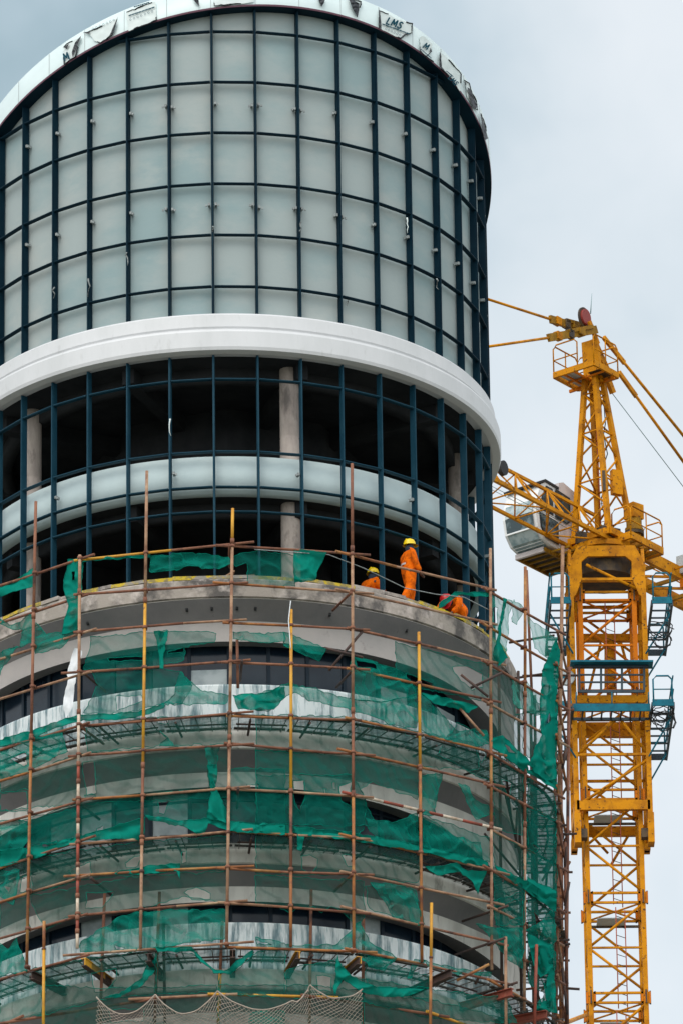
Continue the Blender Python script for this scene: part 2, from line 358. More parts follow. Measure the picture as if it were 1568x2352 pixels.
# floor slabs with rough undersides coloured near-black for interior shade
for z0, z1, r in ((71.46, 71.95, 6.33), (75.05, 75.55, 6.5)):
    m = MB().use('shaded_concrete'); m.lathe([(.01, z0), (1.5, z0), (3, z0), (4.5, z0), (r, z0), (r, z1), (.01, z1)], n=120, smooth=False)
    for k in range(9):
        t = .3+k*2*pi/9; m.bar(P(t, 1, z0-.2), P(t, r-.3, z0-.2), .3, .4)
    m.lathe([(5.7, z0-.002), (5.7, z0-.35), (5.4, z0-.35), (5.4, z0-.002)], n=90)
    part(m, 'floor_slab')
for t in (15.3, -56.7, 87.3, 159.3, 231.3):
    t = radians(t); m = MB().use('column_concrete'); c = P(t, 5.75, 0); old = m.sm
    pr = []
    for z in (68.7, 70.05, 70.07, 70.1, 71.46, 71.95, 73.2, 73.23, 73.26, 75.05): pr.append(z)
    n0 = len(m.v); kk = 24
    for i, z in enumerate(pr):
        rr = .235 if i not in (1, 3, 6, 8) else .235
        if i in (2, 7): rr = .225
        for j in range(kk): m.v.append(Vector((c.x+rr*cos(2*pi*j/kk), c.y+rr*sin(2*pi*j/kk), z)))
    m.sm = True
    for i in range(len(pr)-1):
        for j in range(kk): m.face((n0+i*kk+j, n0+i*kk+(j+1) % kk, n0+(i+1)*kk+(j+1) % kk, n0+(i+1)*kk+j))
    part(m, 'column')
m = MB().use('shaded_concrete')
m.lathe([(3.3, 57), (3.3, 75.1)], n=8, smooth=False)
for t in (2.2, 3.3, 4.2): m.bar(P(t, 3.2, 72), P(t, 6.2, 72), .25, 6.2)
part(m, 'stair_core')
# thick lower slab, where the workers stand
m = MB().use('shaded_concrete'); m.lathe([(.01, 68.87), (6.9, 68.87)], n=120)
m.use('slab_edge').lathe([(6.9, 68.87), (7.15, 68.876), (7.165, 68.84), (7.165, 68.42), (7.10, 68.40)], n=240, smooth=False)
m.use('shaded_concrete').lathe([(6.6, 68.39), (.01, 68.39)], n=60)
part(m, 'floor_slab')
# yellow foam matting along the edge
m = MB().use('yellow_foam')
t = -1.3
while t < 1.25:
    L = random.uniform(.05, .14)
    m.use('yellow_foam' if random.random() < .8 else 'slab_edge')
    if True:
        r = random.uniform(7.03, 7.09); z = 68.92+random.uniform(0, .03)
        m.bar(P(t, r, z), P(t+L, r, z+random.uniform(-.02, .02)), random.uniform(.10, .2), random.uniform(.06, .11))
    t += L*.96
tag(m.build('foam_matting', top=True), 'frayed yellow foam matting strip laid along the edge of the concrete slab under the workers', 'matting')

m = MB().use('steel_tan'); c = cyl(552, 1322, 7.0); th = atan2(c.x, -c.y)
m.bar(P(th-.035, 6.9, 68.93), P(th+.05, 6.9, 69.02), .3, .05); m.bar(P(th-.05, 6.95, 69.0), P(th-.02, 6.93, 69.14), .2, .03)
tag(m.build('plywood_board', top=True), 'pale plywood offcuts lying on the slab edge beside the yellow topped pole', 'plywood')
def facade(zb, parapet=True, lip=1.32, plain=False):
    """one storey hanging below the band whose top is zb: band, sloping soffit, lip, arched opening"""
    m = MB(); n = 220; low = zb-3.0 if zb > 66 else zb-3.0
    nxt = FL[FL.index(zb)+1] if zb in FL and FL.index(zb)+1 < len(FL) else zb-3.1
    par = abs(nxt-62.12) > .1
    ptop = nxt+(1.2 if par else .08)
    tm = radians(71)
    cols = []
    for i in range(n+1):
        th = -pi+2*pi*i/n; a = min(abs(th)/(tm if th > 0 else radians(98)), 1)
        k = 1-(1-a**(5.0 if par else 3.0))**.55 if a < 1 else 1       # 0 in the middle, 1 where the opening has closed
        zl = zb-lip; zc = zb-.92
        zl2 = zl+(ptop-zl)*k; rl = 6.72+.30*min(1, k*1.5+.25*a**3)
        zc2 = zc-.0*k
        cols.append([(7.165 if zb < 68.8 else 7.10, zb if zb < 68.8 else zb-.478), (7.165 if zb < 68.8 else 7.1, zb-.478), (7.12, zb-.50), (rl, zc2), (rl+.01, zl2), (6.38, zl2+.02)])
    base = len(m.v)
    for i, c in enumerate(cols):
        th = -pi+2*pi*i/n
        for r, z in c: m.v.append(P(th, r, z))
    kk = 6
    for i in range(n):
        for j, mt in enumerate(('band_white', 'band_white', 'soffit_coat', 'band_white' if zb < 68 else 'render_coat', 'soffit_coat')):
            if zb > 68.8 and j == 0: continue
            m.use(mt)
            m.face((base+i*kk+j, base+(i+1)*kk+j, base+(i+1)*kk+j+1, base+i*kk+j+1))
    m.sm = False
    part(m, 'facade_band')
    # parapet wall of the next floor with its streaked whitewash
    if par:
     m = MB().use('streaky_white')
     m.lathe([(6.85, ptop-.02), (7.02, ptop), (7.03, ptop-.04), (7.03, nxt+.0)], t0=-pi, t1=pi, n=200, smooth=False)
     part(m, 'parapet')
    # windows
    zl = zb-lip; zlo = nxt+.1
    for q in range(-11, 9):
        t0 = q*.15; t1 = t0+.15; h = zl+.15
        f = MB().use('window_frame')
        for (ta, tb, za, zc) in ((t0, t0+.006, zlo, h), (t1-.006, t1, zlo, h), (t0, t1, zlo, zlo+.07), (t0, t1, h-.07, h), (t0, t1, nxt+1.38, nxt+1.43)):
            f.bar(P((ta+tb)/2, 6.33, za), P((ta+tb)/2, 6.33, zc), max(6.33*(tb-ta), .05), .07, upv=P(ta, 1, 0)) if zc-za > .3 else f.bar(P(ta+.004, 6.33, (za+zc)/2), P(tb-.004, 6.33, (za+zc)/2), .055, zc-za)
        fo = part(f, 'window')
        pale = (zb, q) in PALE
        g_ = MB().use('pale_board' if pale else 'dark_glass')
        g_.bar(P(t0+.075, 6.29, zlo+.02), P(t0+.075, 6.29, h-.02), .93, .02, upv=P(t0+.075, 1, 0))
        if pale and zb > 68:
            g_ = MB().use('pale_board').bar(P(t0+.075, 6.29, zlo+.02), P(t0+.075, 6.29, 66.88), .93, .02, upv=P(t0+.075, 1, 0)); g_.use('dark_glass').bar(P(t0+.075, 6.28, 66.88), P(t0+.075, 6.28, h-.02), .93, .02, upv=P(t0+.075, 1, 0))
        g_.build('pane', fo)
FL = [68.878, 65.01, 62.12, 58.99, 55.9]
PALE = {(68.878, -1), (68.878, 6), (65.01, -2), (65.01, -4), (65.01, -5), (62.12, -2), (62.12, 3), (62.12, -4), (68.878, 4)}
for zb in FL[:4]: facade(zb, lip=1.45 if zb > 68 else 1.3)
m = MB().use('soffit_coat').lathe([(7.165, 55.9), (7.165, 55.4), (6.9, 55.3), (6.9, -1.6)], n=96)
for k in range(17):
    z = 52.3-k*3.1
    m.use('dark_glass').lathe([(6.93, z), (6.93, z+1.3)], n=96); m.use('render_coat').lathe([(6.9, z+1.9), (7.1, z+1.9), (7.1, z+1.4), (6.9, z+1.4)], n=96, smooth=False)
part(m, 'lower_shaft')
m = MB().use('shaded_concrete').lathe([(5.9, 55), (5.9, 68.3)], n=48); part(m, 'inner_wall')

for (x, y) in ((587, 1418), (430, 1421), (487, 1416), (757, 1404), (932, 1454), (203, 1422), (545, 1418)):
    c = cyl(x, y, 6.93); th = atan2(c.x, -c.y); m = MB().use('dark_rubber'); z = 68.878-.5-(7.12-6.93)*1.05
    m.tube(P(th, 6.93, z-.03), P(th, 6.97, z+.05), .03, 8); part(m, 'weep_hole')
# ------------------------------------------------------------------ protective film on the crown
def inpoly(x, y, pl):
    c = False; j = len(pl)-1
    for i in range(len(pl)):
        xi, yi = pl[i]; xj, yj = pl[j]
        if (yi > y) != (yj > y) and x < (xj-xi)*(y-yi)/(yj-yi)+xi: c = not c
        j = i
    return c
def rough(pl, amp, seed, seg=7.0):
    out = []
    for i in range(len(pl)):
        a = pl[i]; b = pl[(i+1) % len(pl)]; L_ = hypot(b[0]-a[0], b[1]-a[1]); n = max(1, int(L_/seg))
        for k in range(n):
            x = a[0]+(b[0]-a[0])*k/n; y = a[1]+(b[1]-a[1])*k/n
            out.append((x+amp*(noise.noise((x*.05+seed, y*.05, 1.3))+.7*noise.noise((x*.17+seed, y*.17, 4.3))), y+amp*(noise.noise((x*.05, y*.05+seed, 7.7))+.9*noise.noise((x*.17, y*.17+seed, 9.1)))))
    return out
def sheet(mb, pl, fn, step=3.6, holes=(), ragged=5, seed=0.0):
    """fill a traced outline with a fine grid whose rim follows the outline; fn(x, y, u, v) gives the world point"""
    loops = [rough(pl, ragged, seed)]+[rough(h, ragged*.7, seed+3) for h in holes]
    segs = [(lp[i], lp[(i+1) % len(lp)]) for lp in loops for i in range(len(lp))]
    xs = [p[0] for p in loops[0]]; ys = [p[1] for p in loops[0]]; x0, x1, y0, y1 = min(xs), max(xs), min(ys), max(ys)
    nx = int((x1-x0)/step)+2; ny = int((y1-y0)/step)+2; cells = []; use = {}
    for j in range(ny):
        y = y0+(j+.5)*step; cr_ = sorted(a[0]+(b[0]-a[0])*(y-a[1])/(b[1]-a[1]) for a, b in segs if (a[1] > y) != (b[1] > y))
        for q in range(0, len(cr_)-1, 2):
            for i in range(max(0, int((cr_[q]-x0)/step+.5)), int((cr_[q+1]-x0)/step+.5)):
                cells.append((i, j))
                for c in ((i, j), (i+1, j), (i+1, j+1), (i, j+1)): use[c] = use.get(c, 0)+1
    ids = {}
    for (i, j), n in use.items():
        x = x0+i*step; y = y0+j*step
        if n < 4:
            best = (step*1.1)**2; bp_ = None
            for a, b in segs:
                if min(a[0], b[0])-step > x or max(a[0], b[0])+step < x or min(a[1], b[1])-step > y or max(a[1], b[1])+step < y: continue
                dx, dy = b[0]-a[0], b[1]-a[1]; L2 = dx*dx+dy*dy or 1e-9; t = max(0, min(1, ((x-a[0])*dx+(y-a[1])*dy)/L2)); qx, qy = a[0]+dx*t, a[1]+dy*t
                d = (qx-x)**2+(qy-y)**2
                if d < best: best = d; bp_ = (qx, qy)
            if bp_: x, y = bp_
        ids[(i, j)] = len(mb.v); mb.v.append(fn(x, y, 0, 0))
    for i, j in cells: mb.face((ids[(i, j)], ids[(i+1, j)], ids[(i+1, j+1)], ids[(i, j+1)]))
GLYPH = {'L': (.62, [[(.05, 1), (0, 0), (.45, 0)]]), 'M': (.95, [[(0, 0), (.1, 1), (.38, .3), (.68, 1), (.76, 0)]]), 'S': (.62, [[(.5, .86), (.36, .98), (.14, .97), (.03, .78), (.14, .58), (.36, .47), (.46, .25), (.34, .04), (.12, .0), (-.04, .14)]])}
def text_on(mb, txt, x, y, hpx, ang, r, wt=.11):
    """hand-lettered strokes bent onto the round rim"""
    ca, sa = cos(radians(ang)), sin(radians(ang)); cx_ = 0
    for ch in txt:
        wd, strokes = GLYPH[ch]
        for st_ in strokes:
            for (a, b) in zip(st_, st_[1:]):
                d = Vector((b[0]-a[0], b[1]-a[1])).normalized(); n_ = Vector((-d.y, d.x))*wt; e_ = d*wt*.6; q = []
                for p, sg, eg in ((a, 1, -1), (b, 1, 1), (b, -1, 1), (a, -1, -1)):
                    u = (p[0]+cx_+n_.x*sg+e_.x*eg+.12*p[1])*hpx; v = (p[1]+n_.y*sg+e_.y*eg)*hpx
                    q.append(cyl(x+u*ca+v*sa, y+u*sa-v*ca, r))
                mb.quad(*q)
        cx_ += wd+.12
FILMS = [
 ('white film sheet with blue title lines and small rings on the crown left of centre', [(291, 28), (357, 3), (360, 46), (295, 72)], [], [('line', 308, 16, 344, 5), ('line', 296, 36, 356, 16), ('rings', 300, 45, 350, 26, 7)]),
 ('torn white film flap with faint ring marks and black curled edge near the crown left', [(192, 77), (215, 68), (270, 42), (258, 80), (232, 98), (216, 92), (208, 80)], [[(270, 40), (272, 36), (262, 72), (250, 86)], [(190, 76), (208, 72), (206, 78)]], [('rings', 214, 66, 262, 46, 7)]),
 ('peeling film scrap printed with a teal M at far left of the crown', [(147, 108), (160, 97), (188, 84), (172, 130), (147, 148)], [[(188, 82), (180, 100), (168, 132), (166, 120), (172, 98)], [(147, 108), (160, 98), (154, 112)]], [('text', 'M', 149, 139, 15, -22)]),
 ('black torn film fold hanging at the upper left of the crown apex', [(440, -6), (456, -2), (458, 14)], [[(440, -6), (456, -2), (458, 16), (450, 8)]], []),
 ('clear film panel with a wavy lower edge directly above the crown apex', [(491, -8), (583, -8), (584, 4), (540, 9), (492, 13)], [], []),
 ('small black film knot at top of crown right of the apex', [(732, -4), (746, -2), (740, 14)], [[(732, -6), (747, -4), (742, 10), (737, 14)]], []),
 ('black triangular film tear right of the crown apex', [(800, -5), (828, 3), (822, 40)], [[(798, -6), (812, 0), (826, 8), (824, 22), (820, 41)]], []),
 ('large torn film sheet lettered LMS on the right of the crown', [(870, 23), (912, 45), (946, 55), (944, 76), (930, 78), (920, 87), (892, 77), (871, 64)], [[(869, 22), (872, 24), (875, 66), (871, 64)]], [('text', 'LMS', 886, 54, 15, 20), ('line', 877, 55, 940, 78), ('rings', 886, 66, 918, 80, 6)]),
 ('narrow torn film with teal letter M and bars on the right crown', [(962, 86), (970, 82), (991, 100), (989, 118), (980, 128), (995, 141), (978, 128), (964, 116)], [[(961, 88), (964, 100), (963, 112), (966, 116)], [(988, 108), (992, 120), (986, 118)]], [('text', 'M', 970, 109, 13, 30), ('line', 966, 113, 990, 134)]),
 ('long film strip lettered LMS with a black left edge low on the right crown', [(1010, 117), (1018, 126), (1058, 168), (1056, 210), (1034, 180), (1012, 158)], [[(1009, 117), (1013, 130), (1011, 150), (1022, 165), (1014, 160), (1008, 154)]], [('text', 'LMS', 1028, 180, 10, 45), ('line', 1024, 163, 1040, 176)]),
 ('crumpled black and white film at the steep right end of the crown', [(1064, 185), (1076, 192), (1082, 215), (1094, 232), (1096, 252), (1084, 245), (1072, 222)], [[(1072, 200), (1080, 205), (1096, 246), (1086, 250), (1080, 228)], [(1064, 184), (1070, 190), (1070, 200)]], []),
 ('black film rags dangling at the extreme right rim of the crown', [(1104, 262), (1110, 275), (1116, 300), (1112, 312)], [[(1102, 258), (1107, 270), (1120, 318), (1112, 322), (1106, 292)]], []),
]
for i, (lab, pl, dark, marks) in enumerate(FILMS):
    m = MB().use('film')
    fr = lambda x, y, u, v: cyl(x, y, 6.79+.012*noise.noise((x*.06, y*.06, i)))
    sheet(m, pl, fr, step=2.0, ragged=2.0, seed=i*3.1)
    m.use('film_back')
    lp = rough(pl, 2.0, i*3.1); lp = lp+lp[:1]
    for q_ in range(0, len(lp)-3, 3):
        if (q_*7+i) % 5 < 3: m.path([cyl(x, y, 6.80) for x, y in lp[q_:q_+4]], .012+.008*((q_*3) % 2), 4)
    for d in dark: sheet(m, d, lambda x, y, u, v: cyl(x, y, 6.82+.05*abs(noise.noise((x*.1, y*.1, i)))), step=1.6, ragged=1.0)
    o = m.build('protective_film', top=True, fix=False); tag(o, lab, 'plastic film', 'protective films on the crown')
    if marks:
        q = MB().use('print_teal')
        for k in marks:
            if k[0] == 'text': text_on(q, k[1], k[2], k[3], k[4], k[5], 6.83)
            elif k[0] == 'line':
                _, xa, ya, xb, yb = k; d = Vector((xb-xa, yb-ya)).normalized()*1.0
                for t_ in range(8):
                    f0, f1 = t_/8, (t_+.93)/8; a = (xa+(xb-xa)*f0, ya+(yb-ya)*f0); b = (xa+(xb-xa)*f1, ya+(yb-ya)*f1)
                    q.quad(cyl(a[0], a[1]-1.3, 6.822), cyl(b[0], b[1]-1.3, 6.822), cyl(b[0], b[1]+1.3, 6.822), cyl(a[0], a[1]+1.3, 6.822))
            else:
                _, xa, ya, xb, yb, nn = k
                for t_ in range(nn):
                    cx_, cy_ = xa+(xb-xa)*t_/(nn-1), ya+(yb-ya)*t_/(nn-1)
                    for s_ in range(8):
                        a0, a1 = s_*pi/4, (s_+1)*pi/4
                        q.quad(cyl(cx_+2.4*cos(a0), cy_+2.4*sin(a0), 6.822), cyl(cx_+2.4*cos(a1), cy_+2.4*sin(a1), 6.822), cyl(cx_+1.7*cos(a1), cy_+1.7*sin(a1), 6.822), cyl(cx_+1.7*cos(a0), cy_+1.7*sin(a0), 6.822))
        q.build('printed_mark', o, fix=False)

# ------------------------------------------------------------------ scaffold
VT = [radians(a) for a in (-96, -74, -52, -24.3, .65, 20.6, 48.4, 69.5, 90, 108)]     # corner standards
VR = [8.4, 8.4, 8.4, 8.5, 8.32, 8.40, 8.42, 8.6, 8.42, 8.4]
VP = [P(t, r, 0) for t, r in zip(VT, VR)]
def taper(i, z): return (0, 0, 0, 0, 0, 0, .004, .022, .030, .030)[i]*(69.2-z)
def shell_r(th):
    if th <= VT[0]: return VR[0]
    for i in range(len(VT)-1):
        if th <= VT[i+1]:
            a, b = VP[i], VP[i+1]; d = Vector((sin(th), -cos(th))); e_ = Vector((b.x-a.x, b.y-a.y))
            # |d*r = a + s*e|
            det = d.x*(-e_.y)+d.y*e_.x
            if abs(det) < 1e-9: return VR[i]
            return (a.x*(-e_.y)+a.y*e_.x)/det
    return VR[-1]
def shell(x, y, off=0):
    r = 8.35+off
    for _ in range(4):
        p = cyl(x, y, r); r = shell_r(atan2(p.x, -p.y))+off
    return p
scaf = empty('pipe_scaffold', (0, -8.3, 57.5), 'rusty steel pipe scaffold wrapped around the rounded lower floors of the tower', 'scaffold')
lowsc = empty('lower_pipe_scaffold', (0, -7.8, 50), 'shorter lower scaffold of rust and yellow pipes rising below the cantilever beams', 'scaffold')
PIPE = .038
def pole(xt, yt, xb, yb, bands, parent, r=None, off=.045, name='pole', rad=PIPE, coup=True):
    """bands: list of (pixel y where it ends, material)"""
    if r is None: a = shell(xt, yt, off)
    else: a = cyl(xt, yt, r)
    b = onY(xb, yb, a.y); m = MB(); y0 = yt
    for ye, mt in bands:
        f0 = (y0-yt)/(yb-yt); f1 = min((ye-yt)/(yb-yt), 1)
        m.use(mt).tube(a.lerp(b, f0), a.lerp(b, f1), rad, 10); y0 = ye
        if f1 < 1: m.use('steel_rust').tube(a.lerp(b, f1-.006), a.lerp(b, f1+.006), rad*1.35, 10)
    o = m.build(name, parent); POLES.append((a, b)); return o
POLES = []
LV = [69.20, 68.235, 67.28, 66.26, 64.93, 64.14, 63.03, 61.96, 61.07, 60.15, 59.15]
rw = lambda ys: [(y, ('steel_white', 'steel_red')[i % 2]) for i, y in enumerate(ys)]
pole(83, 1152, 62, 2225, [(1420, 'steel_rust'), (1700, 'steel_rust'), (2225, 'steel_orange')], scaf)
pole(184, 1275, 178, 2178, [(1360, 'steel_tan'), (1640, 'steel_tan')]+rw([1760, 1800, 1850, 1890, 1925, 1990, 2020, 2060, 2110, 2140, 2178]), scaf)
pole(338, 1082, 323, 2178, [(1385, 'steel_tan'), (1765, 'steel_yellow'), (1940, 'steel_rust'), (2178, 'steel_tan')], scaf)
pole(535, 1168, 521, 2170, [(1245, 'steel_yellow'), (1700, 'steel_tan'), (2170, 'steel_tan')], scaf)
pole(669, 1400, 668, 2175, [(1820, 'steel_yellow'), (2000, 'steel_rust'), (2175, 'steel_orange')], scaf)
pole(808, 1065, 812, 2185, [(1265, 'steel_rust'), (1640, 'steel_tan'), (1830, 'steel_rust'), (2185, 'steel_orange')], scaf)
pole(961, 1452, 968, 2210, [(1770, 'steel_yellow'), (2210, 'steel_orange')], scaf)
pole(1125, 1260, 1128, 2228, [(1640, 'steel_tan'), (1900, 'steel_orange'), (2228, 'steel_tan')], scaf)
pole(1205, 1302, 1203, 2320, [(1600, 'steel_orange'), (1900, 'steel_rust'), (2320, 'steel_tan')], scaf)
pole(1291, 1255, 1275, 2352, [(1900, 'steel_tan'), (2352, 'steel_rust')], scaf, rad=.046)
pole(1283, 1470, 1286, 2370, [(1800, 'steel_rust'), (2370, 'steel_orange')], scaf, off=-.15)
pole(-20, 1180, -32, 2370, [(2370, 'steel_rust')], scaf)
# inner standards and the far side that shows past the edge
for t in range(-50, 121, 9):
    a = P(radians(t+2), 7.4, 57.3); b = P(radians(t+2), 7.55, 68.0 if 40 > t else 68.2+random.uniform(-.5, .4))
    if -45 < t < 50: b.z = random.choice((60.2, 63.4, 66.6)) if random.random() < .3 else 57.6
    if b.z < 58: continue
    MB().use('steel_dark').tube(a, b, .036, 8).build('pole', scaf)
for t in (86, 104):
    MB().use('steel_rust').tube(P(radians(t), 8.02, 57), P(radians(t), 8.42, 69.2), .042, 8).build('pole', scaf)
# ledgers: straight chords between corner standards with overlapping ends
for li, z in enumerate(LV):
    for i in range(2, len(VT)-1):
        a = P(VT[i], VR[i]-taper(i, z), z); b = P(VT[i+1], VR[i+1]-taper(i+1, z), z); d = (b-a).normalized()
        oa, ob = random.uniform(.1, .5), random.uniform(.15, .55); n_ = Vector((d.y, -d.x, 0)); n_ = n_ if n_.dot(a) > 0 else -n_
        dz = random.uniform(-.045, .045); s_ = -.04
        p = a-d*oa+n_*s_+Vector((0, 0, dz+random.uniform(-.03, .03))); q = b+d*ob+n_*s_+Vector((0, 0, -dz+random.uniform(-.03, .03)+.05*(i % 2)))
        if li == 0 and i == 3: mt = 'steel_yellow'
        else: mt = random.choice(('steel_rust', 'steel_tan', 'steel_orange', 'steel_rust', 'steel_orange'))
        m = MB()
        if (li in (6,) and i in (5,)):
            for k in range(8): m.use(('steel_red', 'steel_white')[k % 2]).tube(p.lerp(q, k/8), p.lerp(q, (k+1)/8), .038, 8)
        else:
            s0 = random.uniform(.35, .65); c_ = p.lerp(q, s0)+Vector((0, 0, random.uniform(-.03, .03))); m.use(mt).tube(p, c_, .034, 8); m.use(random.choice((mt, 'steel_tan', 'steel_rust'))).tube(c_, q, .032, 8)
        m.build('ledger', scaf)
# couplers at the crossings
cps = []
for (a, b) in POLES:
    for z in LV:
        if min(a.z, b.z) < z < max(a.z, b.z): cps.append(a.lerp(b, (z-a.z)/(b.z-a.z)))
mr_ = MB().use('steel_rust')
for k, c in enumerate(cps):
    m = MB().use('steel_rust') if k < 99 else mr_
    n_ = Vector((c.x, c.y, 0)).normalized(); z_ = Vector((0, 0, random.uniform(-.03, .03)))
    m.tube(c-n_*.01+z_-Vector((0, 0, .035)), c-n_*.01+z_+Vector((0, 0, .035)), .062, 8); m.tube(c-n_*.085+z_-Vector((.04, 0, 0)), c-n_*.085+z_+Vector((.04, 0, 0)), .055, 8)
    if k < 99: m.build('coupler', scaf)
if mr_.f: tag(mr_.build('coupler', scaf), kind='stuff')
# short transverse pipes poking out at the corners
for li, z in enumerate(LV):
    for i, t in enumerate(VT[2:9]):
        if random.random() < (.45 if i < 5 else .6):
            t2 = t+random.uniform(-.03, .03); r1 = 8.42+random.uniform(.1, .4) if i == 4 else (8.5 if i < 4 else 8.35-.03*(69.2-z)+random.uniform(0, .3))
            MB().use(random.choice(('steel_dark', 'steel_rust', 'steel_dark'))).tube(P(t2, 7.25, z-.06), P(t2, r1, z-.06+random.uniform(-.03, .06)), .032, 8).build('putlog', scaf)
# loose diagonals seen in the photo
for (xa, ya, xb, yb, mt) in ((755, 1540, 832, 1450, 'steel_dark'), (745, 1488, 833, 1510, 'steel_dark'), (1058, 1550, 1120, 1600, 'steel_dark'), (1080, 1580, 1152, 1545, 'steel_dark'), (1290, 1765, 1300, 1720, 'steel_dark'), (1296, 1990, 1300, 1945, 'steel_dark'), (1296, 2080, 1306, 2026, 'steel_dark'), (1292, 1916, 1306, 1916, 'steel_dark'), (1296, 2170, 1308, 2168, 'steel_dark'), (1300, 2270, 1330, 2272, 'steel_dark'), (1262, 2100, 1300, 2094, 'steel_rust'), (1290, 2225, 1302, 2330, 'steel_dark'), (1090, 2260, 1115, 2215, 'steel_dark'), (1048, 2252, 1122, 2215, 'steel_orange'), (545, 1470, 547, 1580, 'steel_rust'), (1208, 1310, 1222, 1640, 'steel_rust'), (1040, 1610, 1110, 1690, 'steel_tan')):
    if xa > 1255: a = onY(xa, ya, -1.5); b = onY(xb, yb, -1.5)
    else: a = cyl(xa, ya, 8.1); b = onY(xb, yb, a.y)
    MB().use(mt).tube(a, b, .034, 8).build('brace', scaf)
for (xt, yt, xb, yb) in ((1296, 1935, 1302, 2352), (1287, 1700, 1290, 2352)):
    MB().use('steel_rust').tube(onY(xt, yt, -.8), onY(xb, yb, -.8), .04, 8).build('pole', scaf)
# dark crossing braces on the far right bays, between the inner and outer rows
for k in range(22):
    t = radians(random.uniform(60, 100)); z = random.uniform(57.5, 64.5)
    MB().use('steel_dark').tube(P(t, random.uniform(7.3, 7.9), z), P(t+radians(random.uniform(-14, 14)), random.uniform(7.3, 7.9), z+random.uniform(.5, 1.6)), .03, 6).build('brace', scaf)
# decks: three mesh walkways
for di, z in enumerate((64.94, 61.96, 59.12)):
    for i in range(2, len(VT)-1):
        nseg = 2
        for s_ in range(nseg):
            ta = VT[i]+(VT[i+1]-VT[i])*s_/nseg; tb = VT[i]+(VT[i+1]-VT[i])*(s_+1)/nseg
            m = MB()
            for r in (7.35, 8.15):
                m.use('bamboo_board').bar(P(ta+.004, r, z+.02+random.uniform(-.02, .02)), P(tb-.004, r, z+.02+random.uniform(-.02, .02)), random.uniform(.06, .12), .03)
            m.use('net_mesh'); tp = lambda t: shell_r(t)-.08-taper(7 if t > 1.2 else 0, z)
            for k in range(4):
                t0, t1 = ta+(tb-ta)*k/4, ta+(tb-ta)*(k+1)/4; m.quad(P(t0, 7.22, z), P(t1, 7.22, z), P(t1, tp(t1), z), P(t0, tp(t0), z))
            m.use('wire')
            for k in range(5):
                t0 = ta+(tb-ta)*(k+.5)/5; m.bar(P(t0, 7.25, z-.015), P(t0, tp(t0), z-.015), .02, .02)
            m.use('steel_dark')
            m.tube(P(ta+.01, 7.8, z-.06), P(tb-.01, 7.8, z-.06), .022, 6)
            m.tube(P(ta+.05, 7.2, z-.10), P(ta+.05, shell_r(ta+.05)-.08, z-.10), .03, 6)
            m.build('deck', scaf)
# lower scaffold
for (xt, yt, xb, yb, bd) in (
    (102, 2116, 100, 2352, [(2180, 'steel_orange'), (2352, 'steel_yellow')]), (241, 2053, 229, 2352, [(2352, 'steel_rust')]), (367, 2049, 354, 2352, [(2352, 'steel_rust')]),
    (511, 2116, 500, 2352, [(2230, 'steel_rust'), (2352, 'steel_yellow')]), (715, 2044, 710, 2352, [(2200, 'steel_rust'), (2352, 'steel_tan')]), (834, 2111, 832, 2352, [(2352, 'steel_rust')]),
    (990, 2074, 987, 2352, [(2200, 'steel_yellow'), (2352, 'steel_orange')]), (1160, 2152, 1161, 2360, [(2360, 'steel_tan')]), (1231, 2170, 1226, 2326, [(2326, 'steel_red')])):
    pole(xt, yt, xb, yb+40, bd[:-1]+[(yb+40, bd[-1][1])], lowsc, r=(8.55 if xt in (102, 990, 1160, 1231) else 7.85))
for z in (57.98, 57.0):
    tt = [radians(a) for a in (-62, -38, -14, -1, 14, 36, 58, 80, 100)]
    for a, b in zip(tt, tt[1:]):
        p = P(a, 8.2, z); q = P(b, 8.2, z+random.uniform(-.05, .05)); d = (q-p).normalized()
        MB().use(random.choice(('steel_tan', 'steel_yellow', 'steel_rust'))).tube(p-d*.4, q+d*random.uniform(.2, .6), .036, 8).build('ledger', lowsc)
# cantilever steel beams
bl = ['dark steel I-beam jutting out at the far left foot of the scaffold', 'yellow topped steel I-beam jutting out under the red and white pole', 'dark I-beam wrapped in green net under the yellow and rust pole left of centre', 'dark I-beam seen end-on below the centre pole',
      'yellow edged I-beam poking out beneath the pole right of centre', 'short I-beam with yellow end hung with green net, third right of centre', 'long dark rusty I-beam under the orange pole at right', 'red rusty I-beam below the corner pole on the right', 'reddish I-beam at the extreme right foot of the scaffold']
for k, (td, l) in enumerate(zip((-33, -23, -13, 0.3, 10.5, 20.4, 36, 49, 61), bl)):
    t = radians(td); z = 58.86; mt = 'steel_dark' if k not in (7, 8) else 'steel_red'; m = MB().use(mt)
    r1 = 8.55 if k not in (1, 6, 7) else 8.75
    up_ = Vector((0, 0, 1))
    for dz in (-.09, .09):
        if k in (1, 4, 5) and dz > 0: m.use('steel_yellow')
        m.bar(P(t, 6.9, z+dz), P(t, r1, z+dz), .13, .018, upv=up_); m.use(mt)
    m.bar(P(t, 6.9, z), P(t, r1, z), .016, .165, upv=up_)
    if k in (1, 4, 5): m.use('steel_yellow').bar(P(t+.004, 7.6, z), P(t+.004, r1+.01, z), .02, .16, upv=up_)
    tag(m.build('cantilever_beam', top=True), l, 'steel beam', 'cantilever beams under the scaffold')
